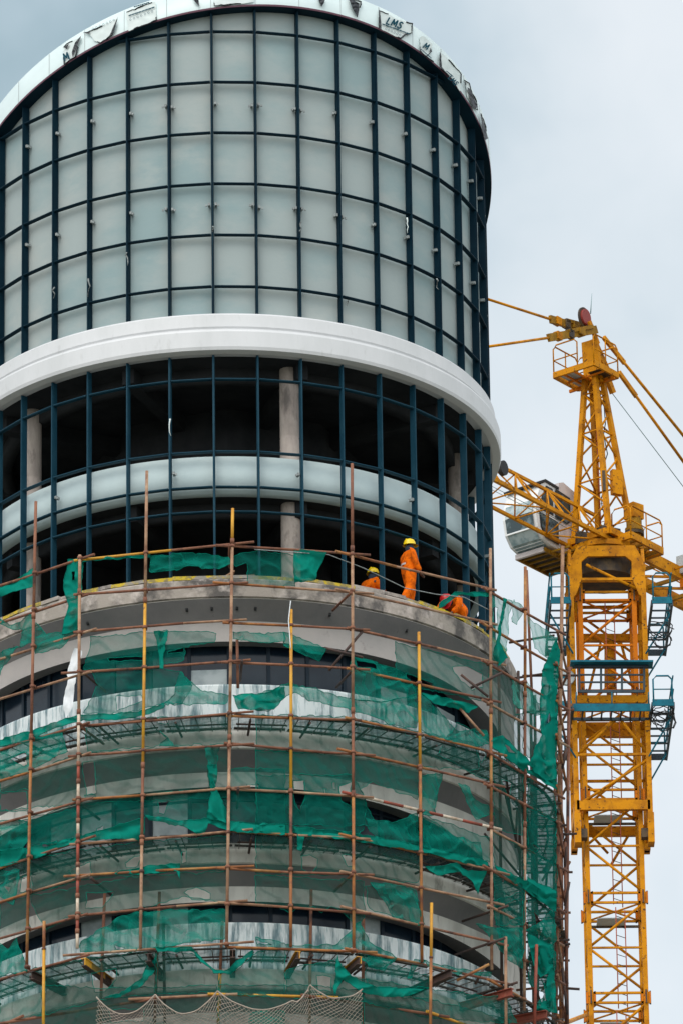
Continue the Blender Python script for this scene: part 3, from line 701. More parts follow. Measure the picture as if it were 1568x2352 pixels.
# wires strung over the handrail
def cord(name, pts, r, mt, label, cat, parent=None, group=None):
    out = []
    for i in range(len(pts)-1):
        for k in range(6): out.append(pts[i].lerp(pts[i+1], k/6))
    out.append(pts[-1])
    o = MB().use(mt).path(out, r, 5).build(name, parent, top=parent is None); return tag(o, label, cat, group) if parent is None else o
cord('rope', [shell(585, 1262), shell(755, 1274), shell(835, 1305), shell(930, 1351), shell(1000, 1365), shell(1065, 1372), shell(1120, 1400)], .012, 'clip', 'pale grey rope sagging in front of the standing worker', 'rope')
cord('rope', [cyl(668, 1380, 8.35), cyl(663, 1425, 8.35), cyl(668, 1490, 8.35)], .012, 'white_plastic', 'white cord dangling beside the short yellow pole top', 'rope')

# ------------------------------------------------------------------ nets
def F_A(p): return [(x*.417, y*.417+1307.8) for x, y in p]
def F_B(p): return [(x*.4587+588.5, y*.4587+1438.6) for x, y in p]
def F_C(p): return [(x*.417, y*.417+1765.6) for x, y in p]
def F_D(p): return [(x*.4587+588.5, y*.4587+1831) for x, y in p]
def F_E(p): return [(x*.2502+1177, y*.2502+1242.4) for x, y in p]
def F_F(p): return [(x*.2494+1210, y*.2494+1765.6) for x, y in p]
def F_3(p): return [(x*.5004, y*.5004+719.3) for x, y in p]
def F_4(p): return [(x*.3753+588.5, y*.3753+980.9) for x, y in p]
S, D_, M_, DU, PA = 'net_sheer', 'net_dense', 'net_medium', 'net_dusty', 'net_pale'
NETS = [
 (F_3, M_, .03, 'thin torn green net strip hung below the yellow handrail left of centre', [(690, 1112), (850, 1103), (870, 1098), (1060, 1122), (1065, 1142), (1005, 1172), (940, 1172), (860, 1155), (830, 1174), (690, 1192)], []),
 (F_3, S, .02, 'see-through green net square on the handrail in front of the round column', [(1065, 1118), (1190, 1090), (1350, 1108), (1350, 1248), (1285, 1257), (1140, 1242), (1135, 1150), (1080, 1162)], []),
 (F_3, D_, .05, 'crumpled bright green net bunch hanging on the handrail beside the column', [(1350, 1082), (1500, 1100), (1470, 1160), (1445, 1224), (1350, 1232)], []),
 (F_3, D_, .0, 'narrow green net ribbon rolled along the yellow handrail', [(385, 1126), (520, 1118), (600, 1112), (690, 1114), (690, 1124), (600, 1124), (520, 1128), (385, 1142)], []),
 (F_A, D_, .05, 'long twisted green net hanging straight down beside the second pole from left', [(375, -55), (460, -60), (456, 60), (440, 180), (432, 330), (340, 357), (375, 200), (352, 90), (360, 20)], [[(398, 10), (416, 10), (416, 60), (400, 60)]]),
 (F_3, D_, .05, 'dark green net rag bunched on the handrail at the left edge of the picture', [(0, 1260), (60, 1240), (150, 1170), (157, 1250), (90, 1267), (0, 1302)], []),
 (F_A, M_, .04, 'torn green net sweeping from the leftmost pole down to the left edge', [(0, 268), (60, 308), (180, 248), (187, 400), (90, 432), (0, 577), (0, 458), (110, 420), (130, 330), (60, 326), (0, 300)], []),
 (F_A, M_, .04, 'ragged green net slung between the two leftmost poles under the slab edge', [(195, 300), (260, 350), (430, 335), (350, 432), (200, 462), (185, 400)], []),
 (F_A, S, .02, 'wide green net with a hanging fold stretched under the slab soffit left of centre', [(500, 372), (850, 340), (1190, 348), (1180, 402), (1020, 422), (1012, 502), (780, 547), (455, 552), (500, 440)], [[(590, 490), (800, 478), (800, 500), (600, 508)], [(925, 450), (1010, 430), (1010, 455), (925, 462)]]),
 (F_A, D_, .04, 'narrow vertical green net fold near the slab soffit at the centre left', [(850, 342), (925, 336), (905, 460), (895, 545), (880, 545), (872, 430)], []),
 (F_A, M_, .04, 'horizontal green net strip under the slab just right of the centre pole', [(1290, 343), (1568, 353), (1568, 402), (1400, 398), (1290, 386)], []),
 (F_B, M_, .04, 'triangular green net corner drooping right of the yellow pole under the soffit', [(140, 28), (200, 45), (350, 118), (322, 182), (140, 92)], []),
 (F_A, S, .02, 'sheer green net veil over the white parapet left of centre', [(500, 558), (870, 548), (1000, 562), (1060, 642), (1000, 742), (900, 742), (620, 802), (460, 792), (540, 640)], [[(640, 700), (780, 690), (790, 720), (650, 780)]]),
 (F_A, M_, .06, 'draped green net hanging in a curved swag left of the centre pole', [(995, 560), (1040, 612), (1120, 665), (1262, 690), (1250, 737), (1050, 742), (900, 742), (960, 690)], []),
 (F_A, D_, .06, 'bright green net swag right of the centre pole over the streaky parapet', [(1285, 690), (1420, 690), (1568, 645), (1568, 702), (1510, 772), (1310, 772)], []),
 (F_B, M_, .06, 'long crumpled green net swag from yellow pole to right over the parapet', [(0, 342), (175, 283), (330, 320), (470, 365), (640, 380), (810, 340), (805, 515), (700, 500), (560, 442), (420, 400), (250, 372), (190, 322), (60, 422), (0, 422)], []),
 (F_A, D_, .07, 'rope-like rolled green net sagging along the upper walkway at left', [(0, 938), (170, 888), (350, 828), (440, 803), (600, 798), (800, 778), (900, 738), (912, 752), (820, 802), (650, 828), (460, 828), (300, 872), (170, 942), (0, 975)], []),
 (F_A, M_, .03, 'green net below the upper walkway at the far left', [(0, 975), (170, 937), (350, 852), (350, 935), (372, 1002), (170, 1112), (0, 1162)], [[(60, 1040), (150, 1000), (155, 1070), (130, 1090)]]),
 (F_A, DU, .0, 'dusty grey green net over the walkway and band left of the centre pole', [(470, 830), (1270, 795), (1270, 962), (900, 972), (480, 1000)], [[(860, 820), (930, 815), (925, 850), (870, 850)]]),
 (F_A, M_, .04, 'small hourglass twist of green net under the upper walkway', [(880, 890), (920, 925), (955, 968), (885, 974), (912, 930)], []),
 (F_A, DU, .0, 'big dusty green net sheet across the curved soffit at left', [(0, 1165), (170, 1112), (440, 1015), (800, 985), (1262, 972), (1262, 1254), (1030, 1262), (480, 1290), (0, 1330)], [[(0, 1240), (50, 1225), (150, 1220), (155, 1330), (0, 1335)], [(455, 1060), (520, 1055), (530, 1230), (480, 1245)]]),
 (F_A, M_, .05, 'vertical green net streamer hanging left of the centre pole below the walkway', [(1130, 970), (1215, 975), (1190, 1080), (1160, 1140), (1200, 1225), (1150, 1225), (1150, 1080)], []),
 (F_B, DU, .0, 'dusty sheer net below the walkway right of the yellow pole', [(0, 442), (470, 455), (700, 500), (1110, 590), (1110, 720), (815, 705), (480, 640), (0, 622)], [[(740, 515), (820, 540), (815, 560), (745, 545)]]),
 (F_B, S, .01, 'sheer green net with pointed tears between the centre poles', [(0, 622), (480, 642), (815, 705), (802, 862), (580, 782), (520, 822), (600, 1002), (480, 1000), (0, 990)], [[(183, 770), (240, 770), (245, 850), (222, 935), (190, 880)], [(412, 800), (475, 780), (475, 905), (420, 870)], [(380, 780), (396, 780), (396, 815), (384, 815)], [(336, 815), (350, 808), (350, 845), (338, 840)]]),
 (F_B, S, .03, 'deep green net over the dark windows right of the centre pole', [(0, 745), (165, 750), (170, 990), (0, 985)], [[(0, 790), (14, 792), (16, 830), (0, 836)]]),
 (F_B, M_, .04, 'green net flap tied at its top corner to the fourth ledger at right', [(825, 748), (932, 738), (905, 830), (888, 950), (825, 942)], []),
 (F_B, M_, .04, 'ragged green net tatter caught over the arched soffit at right', [(1010, 780), (1060, 800), (1100, 880), (1160, 900), (1190, 942), (1100, 962), (1065, 900)], []),
 (F_B, S, .01, 'green net panel tied below the slab edge at right with a torn hole', [(697, 80), (800, 105), (1160, 195), (1168, 385), (820, 312), (700, 302)], [[(975, 205), (1060, 195), (1130, 240), (1130, 300), (1080, 315), (1000, 250)], [(630, 205), (700, 215), (700, 232), (640, 228)], [(745, 235), (880, 280), (880, 305), (750, 270)]]),
 (F_B, M_, .03, 'green net square between the third and fourth poles right of centre', [(480, 150), (600, 180), (697, 210), (812, 312), (812, 345), (640, 380), (470, 362)], [[(500, 170), (600, 190), (600, 215), (505, 200)]]),
 (F_B, D_, .05, 'narrow green net fold above the dark arched window end at right', [(820, 328), (900, 350), (1110, 400), (1060, 432), (960, 400), (880, 380)], []),
 (F_B, M_, .05, 'green net pulled across the parapet toward the corner pole', [(820, 335), (880, 392), (1000, 522), (1150, 520), (1165, 592), (1100, 600), (980, 582), (820, 520)], []),
 (F_B, DU, .01, 'dusty net panel on the rounded side wall right of the corner pole', [(1175, 212), (1335, 292), (1335, 722), (1175, 605)], [[(1285, 400), (1330, 420), (1330, 440), (1300, 445)]]),
 (F_B, D_, .06, 'tangled green net roll sloping down right of the corner pole', [(1175, 560), (1230, 545), (1335, 650), (1500, 780), (1500, 815), (1335, 725), (1175, 600)], [[(1240, 580), (1300, 640), (1260, 630)], [(1350, 690), (1400, 720), (1360, 720)]]),
 (F_B, S, .02, 'sheer net beside the edge pole over open scaffolding at right', [(1340, 290), (1425, 400), (1430, 440), (1500, 590), (1500, 780), (1340, 640)], [[(1385, 450), (1440, 440), (1420, 510), (1400, 520)]]),
 (F_E, PA, .01, 'pale see-through net triangle against the sky by the edge pole', [(130, 690), (270, 800), (405, 900), (395, 1000), (330, 1090), (200, 992), (180, 850)], []),
 (F_E, PA, .01, 'faint net sheet against the sky between the last two poles', [(0, 1260), (120, 1300), (250, 1420), (250, 1590), (100, 1560), (0, 1490)], []),
 (F_E, D_, .06, 'dense green net column hanging down the edge pole beside the crane', [(395, 900), (432, 1000), (402, 1400), (405, 1700), (385, 2260), (200, 2132), (150, 2060), (200, 1900), (265, 1780), (250, 1650), (248, 1430), (270, 1200), (320, 1080)], [[(290, 1690), (330, 1580), (350, 1640)]]),
 (F_4, PA, .02, 'pale green net hanging from the handrail end against the sky', [(1438, 1018), (1568, 1062), (1545, 1150), (1540, 1300), (1500, 1462), (1440, 1422)], [[(1445, 1100), (1475, 1110), (1470, 1200), (1445, 1210)]]),
 (F_4, D_, .05, 'darker green net fold crossing the pale net at the handrail end', [(1512, 1048), (1530, 1058), (1482, 1300), (1535, 1410), (1480, 1462), (1440, 1400), (1470, 1290)], []),
 (F_4, PA, .01, 'small pale net tatter on the second last pole under the handrail', [(1568, 1060), (1620, 1085), (1640, 1110), (1590, 1210), (1565, 1190)], []),
 (F_4, D_, .04, 'bright green net ribbon stretched above the worker in the red helmet', [(1115, 1107), (1115, 1083), (1210, 1010), (1300, 1018), (1412, 1005), (1422, 1042), (1240, 1027), (1130, 1100)], []),
 (F_C, M_, .04, 'green net rag left of the leftmost pole beside the dark window', [(0, 290), (160, 288), (150, 400), (130, 432), (0, 452)], []),
 (F_C, D_, .07, 'thick rolled green net rising to the right along the second walkway at left', [(0, 450), (160, 432), (330, 402), (560, 340), (800, 268), (795, 392), (620, 385), (450, 400), (330, 432), (200, 492), (0, 537)], [[(225, 410), (320, 400), (310, 418), (240, 428)]]),
 (F_C, S, .01, 'sheer green net over the windows of the second netted storey at left', [(170, 272), (430, 190), (790, 145), (1255, 112), (1255, 292), (1020, 302), (800, 262), (430, 402), (170, 432)], [[(470, 145), (530, 140), (530, 165), (480, 168)], [(870, 180), (930, 178), (905, 252), (872, 240)], [(540, 330), (572, 310), (572, 365), (535, 368)]]),
 (F_C, S, .02, 'green net right of the centre pole above the second walkway', [(1262, 0), (1568, 0), (1568, 330), (1262, 300)], [[(1365, 90), (1425, 88), (1432, 122), (1370, 125)]]),
 (F_C, D_, .05, 'tall pleated green net gathered left of the centre pole at the second walkway', [(1140, -20), (1195, -20), (1190, 100), (1250, 240), (1252, 300), (1140, 272), (1165, 110)], []),
 (F_C, D_, .07, 'rolled green net with a hanging point along the second walkway at centre', [(800, 253), (1000, 288), (1140, 273), (1250, 288), (1568, 312), (1568, 362), (1260, 342), (1150, 302), (1110, 368), (1020, 322), (820, 278)], []),
 (F_D, D_, .07, 'rolled green net running down along the second walkway at right', [(0, 138), (190, 146), (470, 178), (650, 208), (812, 238), (1000, 285), (1160, 322), (1160, 347), (1100, 340), (820, 272), (470, 212), (240, 190), (230, 270), (208, 262), (205, 180), (0, 166)], []),
 (F_D, M_, .05, 'green net pulled up in a smile shape below the striped ledger', [(550, 108), (600, 120), (700, 125), (802, 82), (815, 240), (600, 202), (560, 150)], []),
 (F_D, M_, .05, 'green net with diagonal creases right of the orange pole', [(832, 100), (900, 130), (1000, 200), (1120, 228), (1132, 322), (832, 252)], []),
 (F_C, DU, .0, 'dusty green net over the second pale band at left', [(170, 492), (780, 402), (1255, 368), (1255, 560), (990, 562), (780, 582), (450, 612), (170, 692)], [[(690, 520), (740, 482), (785, 482), (760, 540), (700, 545)], [(380, 560), (500, 515), (505, 590), (400, 600)], [(1005, 460), (1030, 455), (1025, 515), (1005, 520)]]),
 (F_C, D_, .05, 'dense green net strip with a drooping tail along the ledger left of centre', [(590, 580), (800, 538), (992, 518), (995, 612), (972, 562), (780, 582)], []),
 (F_C, DU, .01, 'dusty green net over the lower soffit at left', [(170, 702), (770, 592), (1255, 562), (1255, 742), (1020, 702), (780, 772), (430, 802), (250, 882), (205, 800)], [[(480, 680), (635, 680), (560, 770), (475, 770)], [(1020, 680), (1080, 650), (1160, 690), (1160, 720), (1060, 722)]]),
 (F_C, M_, .03, 'green net in front of the lowest windows left of centre', [(430, 972), (540, 892), (680, 802), (770, 788), (1245, 775), (1252, 932), (860, 982), (720, 1007), (450, 1012)], [[(628, 965), (690, 985), (680, 995), (640, 990)]]),
 (F_D, DU, .0, 'dusty net with a round hole over the second pale band right of centre', [(0, 182), (170, 192), (470, 212), (812, 272), (812, 432), (650, 412), (480, 392), (0, 382)], [[(225, 300), (265, 290), (302, 310), (305, 345), (270, 388), (228, 360)], [(430, 290), (480, 292), (490, 345), (455, 350)]]),
 (F_D, DU, .0, 'dusty net with a scalloped lower edge right of centre', [(0, 392), (540, 422), (540, 600), (500, 652), (440, 572), (370, 548), (330, 582), (290, 555), (200, 557), (160, 578), (100, 545), (0, 542)], []),
 (F_D, M_, .06, 'draped triangular green net left of the orange pole at lower right', [(570, 430), (640, 425), (800, 470), (822, 642), (690, 602), (640, 520)], []),
 (F_D, D_, .05, 'bright torn green net flapping above the cracked pale band at right', [(840, 350), (920, 345), (1000, 333), (1060, 368), (1152, 372), (1120, 432), (1110, 482), (1085, 430), (1020, 372), (900, 392), (880, 375)], []),
 (F_D, M_, .05, 'creased green net below the arch at the lower right corner pole', [(1095, 628), (1180, 655), (1332, 650), (1332, 862), (1250, 810), (1190, 722)], []),
 (F_D, DU, .01, 'dusty net panel right of the corner pole at mid height', [(1175, 172), (1335, 252), (1335, 435), (1190, 342)], []),
 (F_D, D_, .06, 'green net roll sloping down to the edge pole at mid right', [(1190, 340), (1340, 418), (1500, 505), (1495, 575), (1440, 532), (1340, 462), (1200, 365)], []),
 (F_D, S, .02, 'sheer green net beside the edge pole at mid right', [(1342, 42), (1500, 122), (1502, 500), (1342, 415)], [[(1380, 230), (1420, 260), (1400, 272), (1375, 250)]]),
 (F_D, M_, .05, 'green net flap between the last poles at lower right', [(1345, 662), (1430, 620), (1490, 555), (1502, 722), (1470, 742)], []),
 (F_D, D_, .06, 'ragged green net hanging down to the reddish beam at lower right', [(1350, 682), (1480, 742), (1500, 1082), (1400, 1065), (1380, 1040), (1450, 1020), (1440, 940), (1400, 880), (1370, 780)], [[(1420, 900), (1460, 880), (1450, 960)]]),
 (F_D, S, .02, 'dark sheer net right of the lower corner pole', [(1190, 520), (1340, 470), (1340, 640), (1200, 640)], [[(1230, 540), (1330, 500), (1330, 600), (1260, 620)]]),
 (F_D, M_, .05, 'narrow green net strip draped over the lower handrail right of centre', [(480, 642), (520, 620), (565, 722), (702, 802), (640, 872), (560, 852), (498, 760)], []),
 (F_D, M_, .05, 'thin green net sag over the lowest parapet at centre', [(0, 702), (180, 742), (400, 742), (482, 662), (490, 752), (300, 772), (0, 760)], [[(0, 712), (80, 735), (0, 740)]]),
 (F_C, D_, .06, 'rolled green net looping under the cantilever beam left of centre', [(860, 988), (1050, 983), (1180, 1108), (1250, 1108), (1385, 998), (1405, 1008), (1272, 1132), (1178, 1122), (1060, 1010), (870, 1008)], []),
 (F_C, DU, .01, 'dusty net below the lowest walkway at left', [(250, 1082), (500, 1042), (860, 1002), (862, 1242), (560, 1272), (250, 1352)], [[(500, 1130), (640, 1100), (640, 1160), (580, 1230), (520, 1230)]]),
 (F_C, D_, .05, 'curved green net band sweeping under the beam at lower left', [(800, 1100), (862, 1030), (850, 1120), (760, 1210), (640, 1262), (570, 1262), (690, 1220), (780, 1150)], []),
 (F_C, DU, .02, 'dusty net under the lowest walkway left of the centre line', [(862, 1012), (1060, 1020), (1200, 1122), (1200, 1232), (862, 1242)], []),
 (F_C, S, .01, 'sheer net under the lowest walkway right of the centre line', [(1212, 1130), (1300, 1110), (1420, 1010), (1568, 1002), (1568, 1262), (1212, 1242)], []),
 (F_C, M_, .03, 'green net tied to a white cord at the lower left edge', [(0, 962), (50, 1002), (90, 930), (140, 1082), (150, 1117), (0, 1142)], []),
 (F_C, S, .01, 'sheer net over pale patches at the bottom left edge', [(0, 1142), (245, 1090), (245, 1352), (0, 1402)], []),
 (F_C, M_, .02, 'green net hanging by the leftmost pole above the lowest windows', [(0, 560), (110, 560), (105, 640), (80, 755), (40, 740), (0, 700)], [[(20, 640), (60, 650), (50, 690)]]),
 (F_D, D_, .05, 'wavy green net hooked on the beam end and sagging to the right', [(408, 790), (430, 850), (482, 900), (600, 950), (760, 955), (870, 948), (760, 992), (640, 1000), (540, 982), (430, 912), (385, 1000)], []),
 (F_D, S, .01, 'sheer net over pale blocks at the bottom right of the tower', [(150, 862), (400, 812), (480, 900), (860, 960), (1170, 1000), (1250, 990), (1300, 1136), (860, 1102), (530, 1022), (150, 1002)], [[(300, 895), (375, 900), (375, 972), (310, 960)]]),
 (F_D, M_, .05, 'narrow green net tongue under the walkway at lower right', [(785, 820), (850, 815), (830, 835), (800, 850), (775, 912), (755, 905)], []),
 (F_D, M_, .04, 'green net strand along the lowest ledger at right', [(835, 815), (1000, 860), (1170, 882), (1170, 900), (1000, 885), (870, 850)], []),
 (F_F, DU, .01, 'dusty dark net on the edge pole over tangled pipes', [(0, 90), (240, 210), (262, 470), (0, 340)], []),
 (F_F, DU, .01, 'grey green net between two sloping ledgers at the tower edge', [(0, 360), (262, 500), (262, 880), (0, 740)], [[(30, 690), (90, 700), (110, 740), (60, 740)]]),
 (F_F, D_, .06, 'bright green net fold crossing the right edge bay', [(0, 1000), (120, 1060), (262, 1120), (262, 1260), (190, 1240), (80, 1160), (0, 1100)], []),
 (F_F, M_, .04, 'green net hanging under the sloping ledger in the lowest right edge bay', [(95, 1600), (262, 1680), (262, 1860), (200, 1930), (210, 2200), (90, 2160), (160, 2080), (150, 1900), (100, 1760)], []),
 (F_C, M_, .03, 'green net scrap at the very bottom right of the rope nets', [(1385, 1345), (1568, 1330), (1568, 1410), (1370, 1410)], []),
]
NETS += [
 (F_A, DU, .0, 'dusty green net over the soffit beside the left picture edge', [(0, 1168), (150, 1118), (165, 1120), (160, 1215), (0, 1225)], []),
 (F_B, S, .0, 'deep green net above the second walkway in front of dark windows at centre right', [(170, 742), (478, 742), (545, 860), (545, 1010), (470, 1080), (170, 1000)], [[(183, 770), (240, 770), (245, 850), (222, 935), (190, 880)], [(412, 800), (475, 780), (475, 905), (420, 870)]]),
 (F_C, S, .0, 'dark green net over the left windows of the second netted storey', [(0, 300), (165, 285), (420, 215), (425, 395), (170, 425), (150, 300), (0, 330)], []),
 (F_C, DU, .0, 'dusty net between the two leftmost poles under the second walkway', [(0, 540), (165, 500), (430, 440), (430, 610), (170, 690), (0, 730)], [[(120, 600), (180, 575), (180, 660), (110, 680)]]),
 (F_C, DU, .0, 'dusty net hanging low between the two leftmost poles', [(0, 735), (165, 700), (165, 890), (0, 940)], []),
 (F_D, DU, .0, 'dusty sheer net strip behind the orange pole at lower right', [(545, 440), (700, 470), (820, 520), (840, 640), (700, 600), (560, 560)], []),
 (F_D, S, .0, 'green net over the arched right end of the second netted storey', [(835, 90), (1000, 150), (1165, 200), (1165, 325), (1000, 285), (835, 245)], []),
 (F_B, DU, .0, 'dusty net on the curved wall between the corner pole and the next at right', [(1000, 480), (1170, 560), (1170, 780), (1010, 700), (900, 640)], [[(1090, 600), (1150, 640), (1120, 690)]]),
]
ident = lambda p: p
NETS += [
 (ident, S, -.05, 'long dark green veil between the last two poles down the right side', [(1212, 1800), (1275, 1840), (1272, 2100), (1265, 2290), (1215, 2260), (1208, 2000)], [[(1230, 1900), (1255, 1915), (1250, 1960), (1228, 1940)], [(1222, 2090), (1250, 2120), (1236, 2160)]]),
 (ident, DU, -.05, 'dusty veil right of the corner pole over the rounded wall', [(1130, 1730), (1202, 1770), (1200, 1920), (1135, 1900)], [[(1150, 1790), (1175, 1800), (1165, 1830)]]),
 (ident, S, -.05, 'green veil right of the corner pole above the reddish beam', [(1132, 1990), (1200, 2030), (1200, 2200), (1160, 2190), (1135, 2110)], []),
 (ident, DU, -.1, 'dusty green net behind the rope nets along the bottom left', [(98, 2262), (232, 2270), (360, 2268), (500, 2262), (500, 2375), (95, 2375)], [[(250, 2320), (330, 2316), (330, 2345), (255, 2348)]]),
 (ident, DU, -.1, 'dusty green net behind the rope nets right of the bottom centre', [(505, 2262), (712, 2262), (830, 2275), (830, 2375), (505, 2375)], []),
 (ident, DU, -.1, 'dark sheer net filling the bottom right corner of the tower', [(835, 2275), (1000, 2300), (1165, 2340), (1165, 2385), (835, 2375)], []),
 (ident, S, -.1, 'green net under the ledger at the bottom between orange and tan poles', [(840, 2200), (985, 2240), (985, 2298), (840, 2270)], []),
]
ncount = 0
for i, (F, mt, amp, lab, pl, holes) in enumerate(NETS):
    m = MB().use(mt); m.sm = True; pl2 = F(pl); h2 = [F(h) for h in holes]; off = {'net_dense': .0, 'net_medium': -.04}.get(mt, -.085); sd_ = i*7.13
    wx = (max(p[0] for p in pl2)-min(p[0] for p in pl2)); wy = (max(p[1] for p in pl2)-min(p[1] for p in pl2))
    tall = wy > wx*1.2; A = {'net_dense': .12, 'net_medium': .10}.get(mt, .05)
    def fn(x, y, u, v, sd_=sd_, off=off, A=A, tall=tall):
        # soft hanging folds: sagging valleys plus a few sharp creases
        q = noise.noise((x*.008+sd_, y*.01, sd_))*3.0
        if tall: n1 = sin(x*.16+q*2+sd_)*.5; n2 = noise.noise((x*.05+sd_, y*.012, sd_*.3))
        else: n1 = sin((y-x*.25)*.11+q*2.2+sd_)*.35; n2 = noise.noise((x*.018+sd_, y*.045, sd_*.3))
        n3 = 1-min(1, abs(noise.noise((x*.02+y*.012+sd_, y*.022-x*.008, 3.3)))*7)
        return shell(x, y, off+A*(n1+n2*.9+n3*.6-.2))
    sheet(m, pl2, fn, step=3.0, holes=h2, ragged=4.5 if mt != 'net_dense' else 3.2, seed=sd_)
    ncount += len(m.f)
    if not m.f: continue
    if mt != 'net_pale': m.use('net_dense')
    lp = rough(pl2, 4.5 if mt != 'net_dense' else 3.2, sd_); m.path([fn(x, y, 0, 0) for x, y in lp+lp[:1]], .009, 4, caps=False)
    for hl in h2: lp = rough(hl, 3.0, sd_+3); m.path([fn(x, y, 0, 0) for x, y in lp+lp[:1]], .009, 4, caps=False)
    o = m.build('safety_net', top=True, fix=False); tag(o, lab, 'safety net', 'green nets on the scaffold')
print('net faces', ncount)
# white plastic sheet hanging by the second pole
m = MB().use('white_plastic'); m.sm = True
sheet(m, F_A([(410, 428), (458, 450), (432, 560), (412, 640), (405, 742), (362, 832), (350, 722), (378, 602), (370, 582)]), lambda x, y, u, v: shell(x, y, -.25+.06*noise.noise((x*.12, y*.03, 2))), step=3, ragged=3)
tag(m.build('plastic_sheet', top=True, fix=False), 'white plastic sheet hanging crookedly beside the second pole from left', 'plastic sheet')
# tan rope nets at the very bottom
RN = [('tan rope net hanging in a swag between the second and third lower poles', 222, 357, 2290, 2284, 42, 2395),
      ('tan rope net hanging in a deep swag at the left of the bottom centre', 357, 500, 2284, 2276, 48, 2395),
      ('tan rope net stretched right of the bottom centre pole', 500, 668, 2276, 2300, 30, 2395),
      ('tan rope net drooping from the bottom pole toward the right', 668, 712, 2300, 2262, 14, 2395),
      ('grey rope net at bottom right with a taut upper edge', 712, 832, 2262, 2272, 26, 2385)]
for lab, xa, xb, ya, yb, sag, ybot in RN:
    m = MB().use('rope'); na = int((xb-xa)/11); nbk = int((ybot-min(ya, yb))/11)
    def rp(u, v):
        x = xa+(xb-xa)*u+4*noise.noise((u*3+xa, v*3, 0)); yt = ya+(yb-ya)*u+sag*4*u*(1-u); y = yt+(ybot-yt)*v+4*noise.noise((u*4, v*4+xa, 5))
        return shell(x, y, .12+.12*noise.noise((u*5+xa, v*3, 2)))
    for k in range(-nbk, na+1):
        for s_ in (1, -1):
            pts = []
            for j in range(nbk+1):
                u = (k+j if s_ == 1 else (na-k)-j)/na; v = j/nbk
                if -.001 <= u <= 1.001: pts.append(rp(u, v))
            if len(pts) > 1: m.path(pts, .0075, 3, caps=False)
    m.path([rp(k/16, 0) for k in range(17)], .018, 5)
    tag(m.build('rope_net', top=True, fix=False), lab, 'rope net', 'rope nets along the bottom')

# ------------------------------------------------------------------ people
def skinned(name, vs_, es, rad, mt, parent, sub=2):
    me = bpy.data.meshes.new(name); me.from_pydata([Vector(v)-WL[parent.name] if parent else Vector(v) for v in vs_], es, [])
    o = bpy.data.objects.new(name, me); col.objects.link(o)
    md = o.modifiers.new('s', 'SKIN'); md.use_smooth_shade = True
    for i, r in enumerate(rad):
        sv = me.skin_vertices[0].data[i]; sv.radius = (r, r) if not isinstance(r, tuple) else r
    me.skin_vertices[0].data[0].use_root = True
    sb = o.modifiers.new('b', 'SUBSURF'); sb.levels = sub; sb.render_levels = sub
    bpy.context.view_layer.update()
    nm = bpy.data.meshes.new_from_object(o.evaluated_get(bpy.context.evaluated_depsgraph_get()))
    nm.materials.clear(); nm.materials.append(MATS[mt])
    for p in nm.polygons: p.use_smooth = True
    bpy.data.objects.remove(o)
    o2 = bpy.data.objects.new(name, nm); col.objects.link(o2)
    if parent: o2.parent = parent
    return o2
